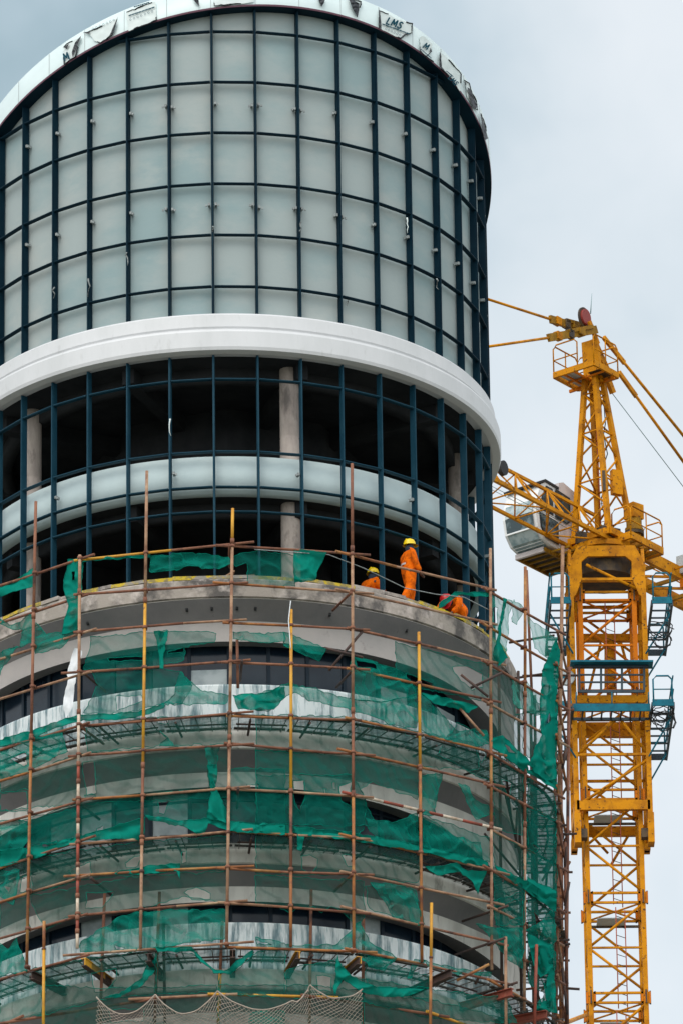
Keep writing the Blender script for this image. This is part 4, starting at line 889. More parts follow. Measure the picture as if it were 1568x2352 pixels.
def person(base, yaw, J, label, helmet, scale=1.0, belt=True):
    """J: joint name -> local (x right, y forward, z up)"""
    Rz = Matrix.Rotation(yaw, 4, 'Z')
    def W(p): return Vector(base)+(Rz @ Vector(p))*scale
    j = {k: W(v) for k, v in J.items()}
    # body: head, neck, hands (skin), one continuous mesh
    names = ['pelvis', 'chest', 'neck', 'chin', 'head', 'crown', 'shl', 'ell', 'wrl', 'shr', 'elr', 'wrr', 'hipl', 'knl', 'anl', 'tol', 'hipr', 'knr', 'anr', 'tor', 'handl', 'handr']
    ed = [('pelvis', 'chest'), ('chest', 'neck'), ('neck', 'chin'), ('chin', 'head'), ('head', 'crown'), ('chest', 'shl'), ('shl', 'ell'), ('ell', 'wrl'), ('chest', 'shr'), ('shr', 'elr'), ('elr', 'wrr'),
          ('pelvis', 'hipl'), ('hipl', 'knl'), ('knl', 'anl'), ('anl', 'tol'), ('pelvis', 'hipr'), ('hipr', 'knr'), ('knr', 'anr'), ('anr', 'tor'), ('wrl', 'handl'), ('wrr', 'handr')]
    R_ = dict(pelvis=.13, chest=.14, neck=.055, chin=.07, head=.092, crown=.075, shl=.06, shr=.06, ell=.042, elr=.042, wrl=.03, wrr=.03, hipl=.085, hipr=.085, knl=.06, knr=.06, anl=.042, anr=.042, tol=.035, tor=.035, handl=.038, handr=.038)
    j['handl'] = j['wrl']+(j['wrl']-j['ell']).normalized()*.07; j['handr'] = j['wrr']+(j['wrr']-j['elr']).normalized()*.07
    vs_ = [j[n] for n in names]; es = [(names.index(a), names.index(b)) for a, b in ed]; rad = [R_[n]*scale for n in names]
    fwd = (Rz @ Vector((0, 1, 0))); fwd = Vector(J.get('look', (0, 1, 0))); fwd = (Rz @ fwd).normalized(); side = fwd.cross(Vector((0, 0, 1))).normalized()
    def addj(p, r, to):
        vs_.append(p); rad.append(r*scale); es.append((to, len(vs_)-1)); return len(vs_)-1
    hi = names.index('head')
    addj(j['head']+fwd*.115*scale+Vector((0, 0, -.02)), .018, hi)                       # nose
    for s_ in (-1, 1): addj(j['head']+side*s_*.095*scale, .022, hi)                     # ears
    for hn, wn, en in (('handl', 'wrl', 'ell'), ('handr', 'wrr', 'elr')):
        d = (j[hn]-j[wn]).normalized(); a = d.cross(Vector((.3, .2, 1))).normalized(); h = names.index(hn)
        for q, L_ in ((-.03, .07), (-.01, .085), (.01, .08), (.03, .065)):
            k1 = addj(j[hn]+a*q+d*.045, .0095, h); k2 = addj(j[hn]+a*q*1.15+d*(.045+L_*.5)+a.cross(d)*.012, .009, k1); addj(j[hn]+a*q*1.2+d*(.04+L_*.85)+a.cross(d)*.03, .008, k2)
        k1 = addj(j[hn]-a*.05+d*.01, .011, h); addj(j[hn]-a*.065+d*.045+a.cross(d)*.01, .0095, k1)
    root = empty('person', base, label, 'person')
    body = skinned('body', vs_, es, rad, 'skin', root, 2)
    # coverall: slightly fuller, collar to ankles
    cn = ['pelvis', 'waist', 'chest', 'collar', 'shl', 'ell', 'wrl', 'shr', 'elr', 'wrr', 'hipl', 'knl', 'anl', 'hipr', 'knr', 'anr']
    j['waist'] = j['pelvis'].lerp(j['chest'], .45); j['collar'] = j['chest'].lerp(j['neck'], .75)
    ce = [('pelvis', 'waist'), ('waist', 'chest'), ('chest', 'collar'), ('chest', 'shl'), ('shl', 'ell'), ('ell', 'wrl'), ('chest', 'shr'), ('shr', 'elr'), ('elr', 'wrr'), ('pelvis', 'hipl'), ('hipl', 'knl'), ('knl', 'anl'), ('pelvis', 'hipr'), ('hipr', 'knr'), ('knr', 'anr')]
    CR = dict(pelvis=.21, waist=.205, chest=.225, collar=.10, shl=.115, shr=.115, ell=.088, elr=.088, wrl=.065, wrr=.065, hipl=.155, hipr=.155, knl=.125, knr=.125, anl=.11, anr=.11)
    jj = dict(j); 
    skinned('coverall', [jj[n] for n in cn], [(cn.index(a), cn.index(b)) for a, b in ce], [CR[n]*scale for n in cn], 'orange_cloth', root, 2)
    if belt:
        m = MB().use('reflective'); w_ = jj['waist']; ax = (jj['chest']-jj['pelvis']).normalized(); a = ax.orthogonal().normalized(); b = ax.cross(a)
        n0 = len(m.v)
        for i in range(20):
            t = 2*pi*i/20; rr = .192*scale
            for h_ in (-.02, .025): m.v.append(w_+(a*cos(t)+b*sin(t))*rr+ax*h_)
        for i in range(20): m.face((n0+2*i, n0+2*((i+1) % 20), n0+2*((i+1) % 20)+1, n0+2*i+1))
        m.build('belt_stripe', root)
    # gloves and boots
    for s_ in ('l', 'r'):
        h = j['hand'+s_]; d = (h-j['wr'+s_]).normalized()
        skinned('boot', [j['an'+s_]+Vector((0, 0, .05)), j['an'+s_]-Vector((0, 0, .03)), j['to'+s_]], [(0, 1), (1, 2)], [.065, .06, .05], 'dark_rubber', root, 1)
    # helmet: dome, brim, peak
    up_ = (j['crown']-j['chin']).normalized(); hd = j['head']+up_*.035*scale; f2 = (fwd-up_*fwd.dot(up_)).normalized(); s2 = up_.cross(f2)
    m = MB().use(helmet); m.sm = True; n0 = len(m.v); K = 20; rings = [(.138, -.01), (.137, .03), (.128, .075), (.105, .115), (.065, .14), (.02, .150)]
    for r, z in rings:
        for i in range(K): t = 2*pi*i/K; m.v.append(hd+(f2*cos(t)*1.1+s2*sin(t))*r*scale+up_*z*scale)
    for q in range(len(rings)-1):
        for i in range(K): m.face((n0+q*K+i, n0+q*K+(i+1) % K, n0+(q+1)*K+(i+1) % K, n0+(q+1)*K+i))
    m.face(tuple(n0+(len(rings)-1)*K+i for i in range(K)))
    n1 = len(m.v)
    for i in range(K):
        t = 2*pi*i/K; e_ = .163+(.05*max(0, cos(t))**3); m.v.append(hd+(f2*cos(t)*1.08+s2*sin(t))*e_*scale+up_*(-.022)*scale)
    for i in range(K): m.face((n0+i, n1+i, n1+(i+1) % K, n0+(i+1) % K))
    m.sm = False; m.bar(hd-f2*.10+up_*.13, hd+f2*.10+up_*.13, .03, .03)
    m.build('hard_hat', root)
    m = MB().use('navy_cloth'); c = j['head']-up_*.03; m.sm = True
    n0 = len(m.v)
    for (r, z) in ((.10, .02), (.112, -.03), (.10, -.09), (.09, -.15)):
        for i in range(K): t = 2*pi*i/K; m.v.append(c+(f2*(cos(t)*1.0-.12)+s2*sin(t))*r*scale+up_*z)
    for q in range(3):
        for i in range(K): 
            if i in (0, 1, K-1) and q < 2: continue
            m.face((n0+q*K+i, n0+q*K+(i+1) % K, n0+(q+1)*K+(i+1) % K, n0+(q+1)*K+i))
    m.build('neck_cloth', root)
    return root
ZS = 68.88
# standing worker (local x right, y forward); he faces right and slightly away
pb = onZ(946, 1393, ZS); th_ = atan2(pb.x, -pb.y); pb = P(th_, 6.83, ZS)
STAND = dict(pelvis=(0, 0, .93), chest=(0, -.01, 1.30), neck=(0, .0, 1.47), chin=(0, .03, 1.54), head=(0, .03, 1.62), crown=(0, .02, 1.70), shl=(-.19, -.01, 1.38), ell=(-.27, -.02, 1.10), wrl=(-.26, .10, .87), shr=(.19, .0, 1.38), elr=(.25, .06, 1.10), wrr=(.24, .19, .88),
             hipl=(-.10, 0, .88), knl=(-.11, .10, .48), anl=(-.12, .02, .08), tol=(-.13, .16, .04), hipr=(.10, 0, .88), knr=(.12, -.02, .48), anr=(.12, -.22, .10), tor=(.13, -.08, .04), look=(-.1, .9, 0))
person(pb, radians(-68), STAND, 'worker in orange coverall and yellow hard hat standing on the slab edge, arm hanging', 'helmet_yellow', 1.0)
# half hidden worker
c = cyl(858, 1345, 6.2); pb = P(atan2(c.x, -c.y), 5.9, ZS)
SQ = dict(pelvis=(0, 0, .28), chest=(0, .10, .66), neck=(0, .16, .84), chin=(0, .21, .90), head=(0, .23, .98), crown=(0, .22, 1.06), shl=(-.2, .12, .74), ell=(-.27, .26, .52), wrl=(-.18, .46, .42), shr=(.2, .12, .74), elr=(.27, .26, .52), wrr=(.18, .46, .42),
          hipl=(-.11, 0, .28), knl=(-.17, .36, .50), anl=(-.16, .20, .08), tol=(-.17, .34, .04), hipr=(.11, 0, .28), knr=(.17, .36, .50), anr=(.16, .20, .08), tor=(.17, .34, .04), look=(0, .9, .1))
person(pb+Vector((0, 0, .12)), radians(-45), SQ, 'worker in orange with yellow hard hat crouching behind the slab edge, only upper body showing', 'helmet_yellow', 1.0, False)
# bent worker with the red helmet
c = cyl(1052, 1425, 6.8); pb = P(atan2(c.x, -c.y), 6.72, ZS)
BEND = dict(pelvis=(0, -.15, .52), chest=(0, .20, .68), neck=(0, .36, .66), chin=(0, .43, .60), head=(0, .47, .60), crown=(0, .55, .60), shl=(-.2, .24, .66), ell=(-.30, .36, .42), wrl=(-.16, .50, .24), shr=(.2, .24, .66), elr=(.30, .34, .44), wrr=(.22, .52, .22),
            hipl=(-.12, -.14, .5), knl=(-.20, .12, .42), anl=(-.18, -.16, .08), tol=(-.19, .0, .04), hipr=(.12, -.14, .5), knr=(.20, .16, .40), anr=(.18, -.10, .08), tor=(.19, .06, .04), look=(0, .3, -.9))
person(pb, radians(150), BEND, 'worker in orange bending over under the green ribbon, wearing a red hard hat', 'helmet_red', 1.0)

# ------------------------------------------------------------------ tower crane
CX, CY = 12.065, 48.86
crane = empty('tower_crane', (CX, CY, -1.6), 'tall yellow lattice tower crane with blue climbing platforms standing right of the tower', 'crane')
def cz(y, x=1400): return onY(x, y, 48.0).z
Wm = .86
JN = [cz(v) for v in (1368, 1597, 1825, 2062, 2292)]
def corner(i, z, h=Wm): a = ((-1, -1), (1, -1), (1, 1), (-1, 1))[i % 4]; return Vector((CX+a[0]*h, CY+a[1]*h, z))
def mast_section(z0, z1, full=True, matn='crane_yellow'):
    m = MB().use(matn); zm = (z0+z1)/2
    for i in range(4): m.bar(corner(i, z0), corner(i, z1), .15, .15, upv=(0, 1, 0))
    for z in (z0+.16, z1-.16):
        for i in range(4): m.bar(corner(i, z), corner(i+1, z), .07, .07)
    for i in range(4): m.bar(corner(i, zm), corner(i+1, zm), .06, .06)
    for i in range(4):
        a, b = (i+1, i) if i % 2 == 0 else (i+1, i)
        m.tube(corner(a, z1-.2), corner(b, zm+.03), .045, 8); m.tube(corner(b, zm-.03), corner(a, z0+.2), .045, 8)
    m.tube(corner(0, z1-.16), corner(2, z1-.16), .03, 6); m.tube(corner(1, z1-.16), corner(3, z1-.16), .03, 6)
    for i in range(4):
        for dx, dy in ((-.11, 0), (.11, 0), (0, -.11), (0, .11)):
            c = corner(i, z1); m.use('crane_orange').box(c+Vector((dx*1.05, dy*1.05, 0)), (.07, .07, .38)); m.use('crane_dark').box(c+Vector((dx*1.2, dy*1.2, .0)), (.05, .05, .44)); m.use(matn)
    o = m.build('mast_section', crane)
    return o
h = JN[2]-JN[3]
for k in range(4): mast_section(JN[k+1], JN[k], matn='crane_orange' if k == 0 else 'crane_yellow')
z = JN[4]
while z > -1.6:
    zn = max(z-h, -1.6); mast_section(zn, z); z = zn
z = JN[0]; zt = cz(1330)
m = MB().use('crane_yellow')
for i in range(4): m.bar(corner(i, z), corner(i, zt+.3), .17, .17, upv=(0, 1, 0)); m.bar(corner(i, z+.5), corner(i+1, z+.5), .07, .07); m.bar(corner(i, z+.12), corner(i+1, z+.12), .07, .07)
m.build('mast_section', crane)
# ladders
zz = 40
for k in range(14):
    z1 = JN[0]-k*h*1.0; z0 = z1-h+.3; m = MB().use('ladder_red'); ox = -.02+.06*(k % 2)
    a0 = Vector((CX+ox-.02, CY-.35, 0)); a1 = Vector((CX+ox+.28, CY-.07, 0))
    for a in (a0, a1): m.tube(a+Vector((0, 0, z0-.2)), a+Vector((0, 0, z1)), .018, 5)
    s_ = z0
    while s_ < z1: m.use('crane_dark').tube(a0+Vector((0, 0, s_)), a1+Vector((0, 0, s_)), .012, 5); s_ += .32
    m.build('ladder', crane)
    if k % 1 == 0 and k > 1:
        m = MB().use('grille').box((CX-.1, CY+.3, z1-.25), (.9, .7, .03)); m.use('crane_dark').bar((CX-.8, CY+.66, z1-.28), (CX+.8, CY+.66, z1-.28), .07); m.build('rest_platform', crane)
# climbing cage
CH = 1.155
cg_t, cg_b = cz(1340), cz(1870)
m = MB().use('crane_yellow')
for i in range(4): m.bar(corner(i, cz(1905), CH), corner(i, cg_t, CH), .16, .16, upv=(0, 1, 0))
m.build('climbing_cage', crane)
def ccage(y, hgt, wd, mt='crane_yellow', faces=(0, 1, 2, 3)):
    z = cz(y)+.0; m = MB().use(mt)
    for i in faces: m.bar(corner(i, z, CH), corner(i+1, z, CH), wd, hgt)
    return m
for (y, hg, wd) in ((1339, .09, .09), (1615, .26, .14), (1741, .08, .08), (1858, .32, .16)): ccage(y, hg, wd).build('cage_beam', crane)
m = MB().use('crane_yellow')
def pf(x, y, Yo): return onY(x, y, Yo)
YF = CY-CH
for (xa, ya, xb, yb) in ((1416, 1650, 1327, 1732), (1423, 1652, 1486, 1730), (1486, 1745, 1326, 1850), (1345, 1297, 1460, 1352)): m.tube(pf(xa, ya, YF), pf(xb, yb, YF), .05, 8)
YB = CY+CH
for (xa, ya, xb, yb) in ((1340, 1520, 1480, 1420), (1340, 1420, 1480, 1520), (1340, 1800, 1480, 1900), (1345, 1905, 1395, 1960), (1450, 1905, 1400, 1990)): m.tube(pf(xa, ya, YB), pf(xb, yb, YB), .045, 8)
for s_ in (0, 1, 2, 3):
    for k in range(5):
        za = cz(1400+k*100); zb_ = cz(1500+k*100)
        if s_ in (1, 3): m.tube(corner(s_, za, CH), corner(s_+1, zb_, CH), .035, 6)
m.build('cage_brace', crane)
# rear crossheads, hydraulic ram and cage feet
m = MB().use('crane_yellow')
m.bar(pf(1325, 1466, YB), pf(1485, 1466, YB), .2, .24); m.build('crosshead', crane); m = MB().use('crane_yellow'); m.bar(pf(1325, 1686, YB), pf(1490, 1686, YB), .2, .22); m.build('crosshead', crane)
m = MB().use('crane_yellow').tube(pf(1400, 1478, YB), pf(1400, 1585, YB), .19, 14); m.use('crane_ochre').tube(pf(1400, 1585, YB), pf(1400, 1600, YB), .12, 10)
m.use('crane_yellow').tube(pf(1378, 1478, YB), pf(1352, 1585, YB), .05, 6).tube(pf(1425, 1478, YB), pf(1455, 1585, YB), .05, 6); m.build('hydraulic_ram', crane)
for i in range(4):
    a = corner(i, cz(1880), CH); m = MB().use('crane_yellow'); zb_ = cz(1948) if i < 2 else cz(1905)
    m.box(Vector((a.x, a.y, (a.z+zb_)/2)), (.2, .5, a.z-zb_)); m.use('crane_dark').box(Vector((a.x*.5+CX*.5+(a.x-CX)*.33, a.y, zb_+.35)), (.22, .3, .3)); m.build('guide_foot', crane)
# blue walkways
def sideplat(x0, x1, y_rail, y_toe, y_far, mt='crane_blue'):
    zt = onY(x0, y_toe, YF-1.0).z; Y0 = YF-1.0; a = onY(x0, y_toe, Y0); b = onY(x1, y_toe, Y0); L_ = (y_far-y_toe)/27.0; m = MB().use(mt)
    zt = a.z; X0, X1 = min(a.x, b.x), max(a.x, b.x)
    m.bar((X0, Y0, zt), (X1, Y0, zt), .05, .22)
    m.use('crane_navy').bar((X0, Y0, zt-.08), (X0, Y0+L_, zt-.08), .06, .2); m.bar((X1, Y0, zt-.08), (X1, Y0+L_, zt-.08), .06, .2); m.bar((X0, Y0+L_, zt-.05), (X1, Y0+L_, zt-.05), .08, .2)
    n = 7
    for k in range(1, n): y = Y0+L_*k/n; m.bar((X0, y, zt-.1), (X1, y, zt-.1), .045, .05)
    m.build('walkway', crane)
    hgt = (y_toe-y_rail)/68.0; m = MB().use(mt)
    for y in (Y0, Y0+L_):
        pts = [Vector((X0+.04, y, zt)), Vector((X0+.04, y, zt+hgt-.12)), Vector((X0+.15, y, zt+hgt)), Vector((X1-.15, y, zt+hgt)), Vector((X1-.04, y, zt+hgt-.12)), Vector((X1-.04, y, zt))]
        m.path(pts, .03, 6); m.tube((X0+.04, y, zt+hgt*.5), (X1-.04, y, zt+hgt*.5), .02, 6)
    X = X1 if abs(X1-CX) > abs(X0-CX) else X0
    for hh in (1, .5): m.tube((X, Y0, zt+hgt*hh), (X, Y0+L_, zt+hgt*hh), .025, 6)
    for k in range(1, 5): m.tube((X, Y0+L_*k/5, zt), (X, Y0+L_*k/5, zt+hgt), .025, 6)
    m.build('guard_rail', crane)
    s_ = 1 if X > CX else -1
    for y in (Y0+.8, Y0+L_-.6): MB().use(mt).tube((X, y, zt-.1), (CX+s_*CH, y, zt-1.5), .03, 6).build('strut', crane)
sideplat(1496, 1542, 1315, 1379, 1494)
sideplat(1263, 1309, 1316, 1379, 1494)
sideplat(1497, 1546, 1552, 1614, 1737)
sideplat(1264, 1312, 1556, 1618, 1737)
m = MB().use('crane_blue'); a = pf(1315, 1625, YF-.75); b = pf(1492, 1625, YF-.75); m.bar(a, b, .05, .25)
for x in (1322, 1404, 1488): m.tube(pf(x, 1620, YF-.75), pf(x, 1590, YF-.75), .022, 6)
m.use('crane_navy')
for k in range(9): f_ = k/8; q = a.lerp(b, f_); m.bar(q+Vector((0, 0, -.1)), q+Vector((0, .75, -.1)), .05, .06)
m.bar(a+Vector((0, .7, -.12)), b+Vector((0, .7, -.12)), .06, .1); m.build('walkway', crane)
m = MB().use('crane_navy'); a = pf(1308, 1526, YF-.5); b = pf(1498, 1526, YF-.5); m.use('crane_blue').bar(a, b, .6, .06); m.use('crane_navy').bar(pf(1318, 1531, YF-.5), pf(1488, 1531, YF-.5), .1, .08)
m.bar(pf(1330, 1588, YF-.5), pf(1478, 1588, YF-.5), .06, .09)
for y in (1550, 1567): m.bar(pf(1330, y, YF-.5), pf(1478, y, YF-.5), .05, .05)
for x in (1329, 1379, 1427, 1478): m.bar(pf(x, 1530, YF-.5), pf(x, 1590, YF-.5), .07, .07)
m.build('intake_frame', crane)
for (xx, yy) in ((1300, 1555),):
    m = MB().use('grille'); c = pf(xx, yy, YF-.3); m.sm = True
    m2_ = [c+Vector((.26*cos(t*pi/8), -.1*0, .26*sin(t*pi/8))) for t in range(16)]; m.sm = False; m.prism(m2_, (0, .12, 0)); m.build('lamp_dish', crane)
# coiled hoses on the right walkways
for (x, y, r) in ((1518, 1470, .28), (1516, 1445, .35), (1520, 1636, .3), (1524, 1655, .33), (1512, 1646, .26)):
    c = pf(x, y, YF-.6); m = MB().use('dark_rubber'); m.path([c+Vector((r*1.1*cos(t)+random.uniform(-.05, .05), .2*sin(t*1.7), r*.8*sin(t)+random.uniform(-.05, .05))) for t in [k*.5 for k in range(28)]], .018, 5); m.build('hose', crane)
# turntable support
m = MB().use('crane_yellow')
def plate(side):
    # outline in (s, z); side 0 front, 1 right, 2 back, 3 left
    zt0 = cz(1263); k = lambda y: zt0-(y-1263)/68.0
    half = 1.02; o_ = 1.26
    pts_o = [(-half+.1, k(1263)), (half-.1, k(1263)), (half+.02, k(1280)), (o_, k(1310)), (o_-.06, k(1335)), (CH+.08, k(1392)), (half-.02, k(1378)), (half-.22, k(1340)), (half-.22, k(1300)), (half-.42, k(1288)), (-half+.42, k(1288)), (-half+.22, k(1300)), (-half+.22, k(1340)), (-half+.02, k(1378)), (-CH-.08, k(1392)), (-o_+.06, k(1335)), (-o_, k(1310)), (-half-.02, k(1280))]
    ax = ((1, 0), (0, 1), (-1, 0), (0, -1))[side]; nx = ((0, -1), (1, 0), (0, 1), (-1, 0))[side]
    def T(s, z, d): return Vector((CX+ax[0]*s+nx[0]*d, CY+ax[1]*s+nx[1]*d, z))
    m.prism([T(s, z, 1.12) for s, z in pts_o], Vector((nx[0], nx[1], 0))*.10)
for s_ in range(4): plate(s_)
m.build('turntable_support', crane)
zt0 = cz(1263)
m = MB().use('crane_ochre'); n0 = 24
for (r, za, zb_, mt) in ((1.0, zt0-.75, zt0-.1, 'crane_dark'), (1.05, zt0-.1, zt0+.12, 'crane_ochre'), (1.12, zt0+.12, zt0+.3, 'crane_yellow'), (.9, zt0+.3, zt0+.55, 'crane_ochre')):
    m.use(mt); pts = [Vector((CX+r*cos(2*pi*i/n0), CY+r*sin(2*pi*i/n0), za)) for i in range(n0)]; m.prism(pts, (0, 0, zb_-za))
m.build('slewing_ring', crane)
# upper works: local frame u along the jib (towards viewer and left), v to the viewer's right
PHI = radians(51.5); Uv = Vector((-cos(PHI), -sin(PHI), 0)); Vv = Vector((sin(PHI), -cos(PHI), 0)); ZT = zt0+.3
CC = Vector((CX, CY, 0))
def K(u, v, z): return CC+Uv*u+Vv*v+Vector((0, 0, ZT+z))
# solve crane-local points from the photo: pixel + known v (plane)
def KV(x, y, v):
    d = ray(x, y); n_ = Vv; p0 = CC+Vv*v; t = (p0-EYE).dot(n_)/d.dot(n_); return EYE+d*t
def KZ(x, y, z): return onZ(x, y, ZT+z)
# cat head: four legs tapering
B = .68; T_ = .19; zb0, zb1 = .35, 6.1
def leg(i, f, lean=.32):
    s = B+(T_-B)*f; a = ((1, 1), (1, -1), (-1, -1), (-1, 1))[i % 4]; return K(a[0]*s+lean*f, a[1]*s, zb0+(zb1-zb0)*f)
for i in range(4):
    m = MB().use('crane_yellow'); m.bar(leg(i, 0), leg(i, 1), .155, .155, upv=Uv); m.build('head_leg', crane)
m = MB().use('crane_yellow'); fs = [0, .17, .34, .5, .64, .77, .88, .97]
for i in range(4):
    for k in range(len(fs)-1):
        a, b = (i, i+1) if k % 2 else (i+1, i); m.tube(leg(a, fs[k]), leg(b, fs[k+1]), .035, 6)
    for f in (.34, .64, .88): m.tube(leg(i, f), leg(i+1, f), .03, 6)
m.build('head_lacing', crane)
m = MB().use('crane_yellow').box(leg(3, .33).lerp(leg(0, .33), .35)+Vector((0, -.1, 0)), (.35, .2, .85), .4); m.use('crane_dark').box(leg(0, .30)+Vector((-.02, -.12, 0)), (.1, .1, .7)); m.build('junction_box', crane)
m = MB().use('ladder_red'); a0 = leg(2, 0); a1 = leg(2, .9)
for s_ in (.1, .38): m.tube(a0+Vv*s_, a1+Vv*(s_*.8), .016, 5)
for k in range(26): f = k/26; p = a0.lerp(a1, f); m.tube(p+Vv*.1, p+Vv*(.1+.28*(1-f*.2)), .012, 5)
m.build('ladder', crane)
m = MB().use('dark_rubber')
for q in range(2): m.path([K(-.3+.2*q+.06*sin(k*1.7+q), -.2+.3*q+.05*cos(k*2.1), .3+k*.35) for k in range(16)], .018, 5)
m.build('power_cable', crane)
# head block and beams
top = zb1
hb = K(.3, 0, top)
m = MB().use('crane_yellow')
m.bar(K(.32, .17, top-.3), K(.45, .12, top+1.2), .13, .36, upv=Vv); m.bar(K(.30, -.17, top-.3), K(.45, -.12, top+1.2), .13, .36, upv=Vv)
m.bar(K(.28, 0, top+1.2), K(-.45, 0, top+.35), .2, .26, upv=(0, 0, 1)); m.bar(K(-.2, 0, top+.6), K(-.75, 0, top-.25), .14, .2)
m.build('head_block', crane)
def tie(v, x0, y0, x1, y1, x2, y2, nm='jib_tie'):
    # heavy link arm then a thin rod
    a, b, c = KV(x0, y0, v), KV(x1, y1, v), KV(x2, y2, v)
    m = MB().use('crane_ochre').bar(a, b, .10, .26); m.bar(a.lerp(b, .1)+Vector((0, 0, .12)), a.lerp(b, .6)+Vector((0, 0, .1)), .2, .12)
    m.box(a.lerp(b, .35), (.28, .28, .22), PHI); m.use('crane_dark').box(a.lerp(b, .55), (.24, .2, .28), PHI); m.use('crane_yellow').box(a.lerp(b, .8), (.24, .2, .26), PHI)
    m.build('link_arm', crane)
    m = MB().use('crane_yellow').tube(b, c, .045, 8); m.build(nm, crane); return b, c
tie(-.35, 1345, 758, 1262, 733, 1100, 681)
tie(.35, 1368, 757, 1258, 776, 1100, 799)
# peak pulley
m = MB().use('pulley_red'); c = KV(1343, 729, .1); pts = [c+Uv*(.24*cos(2*pi*i/24))+Vector((0, 0, .28*sin(2*pi*i/24)))-Vv*.06 for i in range(24)]; m.prism(pts, Vv*.12)
m.use('crane_dark'); pts = [c+Uv*(.31*cos(2*pi*i/24))+Vector((0, 0, .36*sin(2*pi*i/24)))-Vv*.02 for i in range(24)]; m.prism(pts, -Vv*.06); m.build('pulley', crane)
m = MB().use('crane_yellow').bar(KV(1352, 738, .25), KV(1372, 790, .25), .08, .16); m.build('pulley_bracket', crane)
m = MB().use('cable_steel').tube(KV(1355, 720, 0), KV(1358, 674, 0), .02, 5, .006); m.build('antenna', crane)
# head platform basket
pz = KZ(1375, 850, 5.6)
def rect_uv(u0, u1, v0, v1, z): return [K(u0, v0, z), K(u1, v0, z), K(u1, v1, z), K(u0, v1, z)]
u0, u1, v0, v1 = .0, 1.33, -.85, .75; bz = 6.0
m = MB().use('crane_yellow'); c4 = rect_uv(u0, u1, v0, v1, bz)
for i in range(4): m.bar(c4[i], c4[(i+1) % 4], .08, .2)
m.use('crane_orange')
m.bar(K(u0+.66, v0, bz-.05), K(u0+.66, v1, bz-.05), .05, .05)
for v_ in (-.45, -.05): m.bar(K(u0, v_, bz-.08), K(u1, v_, bz-.08), .06, .06)
m.bar(K(u0+.2, v0-.2, bz-.12), K(u0+.2, v1, bz-.12), .07, .1)
m.use('grille')
m.quad(K(.1, v0+.1, bz), K(u1-.1, v0+.1, bz), K(u1-.1, -.1, bz), K(.1, -.1, bz))
m.use('crane_dark'); m.quad(K(.1, .1, bz+.01), K(.8, .1, bz+.01), K(.8, v1-.1, bz+.01), K(.1, v1-.1, bz+.01))
m.build('head_platform', crane)
def rail(ps, h_, nm='guard_rail', r=.026, parent=None, mt='crane_yellow'):
    m = MB().use(mt); up_ = Vector((0, 0, h_))
    for i in range(len(ps)-1):
        a, b = ps[i], ps[i+1]; d = (b-a).normalized()*.12
        m.path([a, a+up_*.88, a+up_+d, b+up_-d, b+up_*.88, b], r, 6); m.tube(a+up_*.5, b+up_*.5, r*.8, 6)
        if (b-a).length > 1.3: m.tube(a.lerp(b, .5), a.lerp(b, .5)+up_, r*.9, 6)
    m.build(nm, parent or crane)
rail([c4[0], c4[1]], 1.05); rail([c4[1], K(u1, .1, bz)], 1.05); rail([c4[3], c4[0]], 1.05); rail([c4[2], c4[3]], 1.05)
# counter jib ties
for v, (xa, ya, xb, yb) in ((.35, (1385, 775, 1600, 1040)), (-.35, (1420, 855, 1600, 1105))):
    a, b = KV(xa, ya, v), KV(xb, yb, v); m = MB().use('crane_yellow').bar(a, a.lerp(b, .22), .09, .16); m.tube(a.lerp(b, .2), b, .05, 8); m.build('counter_jib_tie', crane)
m = MB().use('cable_steel').tube(KV(1403, 901, 0), KV(1600, 1160, 0), .014, 5); m.build('hoist_cable', crane)
# jib: triangular truss
w2 = .68; L = 24.0; ub = .5; jz = .05
A0 = KZ(1403, 1239, 0)
def J(u, k):       # k: 0 near chord, 1 far chord, 2 top chord
    return K(u, (w2, -w2, 0)[k], jz+(0, 0, 1.08)[k])
m = MB().use('crane_yellow'); 
for k, r_ in ((0, .10), (1, .08), (2, .075)): m = MB().use('crane_yellow').bar(J(ub, k), J(L, k), r_*1.15, r_*1.3); m.build('jib_chord', crane)
m = MB().use('crane_yellow'); st = 1.7; k = 0; u = ub
while u+st < L:
    for c_ in (0, 1): m.tube(J(u, c_), J(u+st/2, 2), .026, 6); m.tube(J(u+st/2, 2), J(u+st, c_), .026, 6)
    m.bar(J(u+st/2, 2), J(u+st/2, 0), .06, .06)
    m.tube(J(u, 0), J(u, 1), .028, 6); m.tube(J(u, k % 2), J(u+st, 1-k % 2), .026, 6); u += st; k += 1
m.build('jib_lacing', crane)
m = MB().use('dark_rubber'); c = J(9.6, 0)+Vector((0, 0, 0)); 
pc = KV(1149, 1077, w2+.1); m.prism([pc+Uv*(.2*cos(2*pi*i/16))+Vector((0, 0, .25*sin(2*pi*i/16))) for i in range(16)], Vv*.15); m.build('trolley_wheel', crane)
m = MB().use('cable_steel')
for dz in (.2, .32, .5): m.tube(K(1, -.1, jz+dz), K(L, -.1, jz+dz-.1), .012, 4)
m.build('trolley_cable', crane)
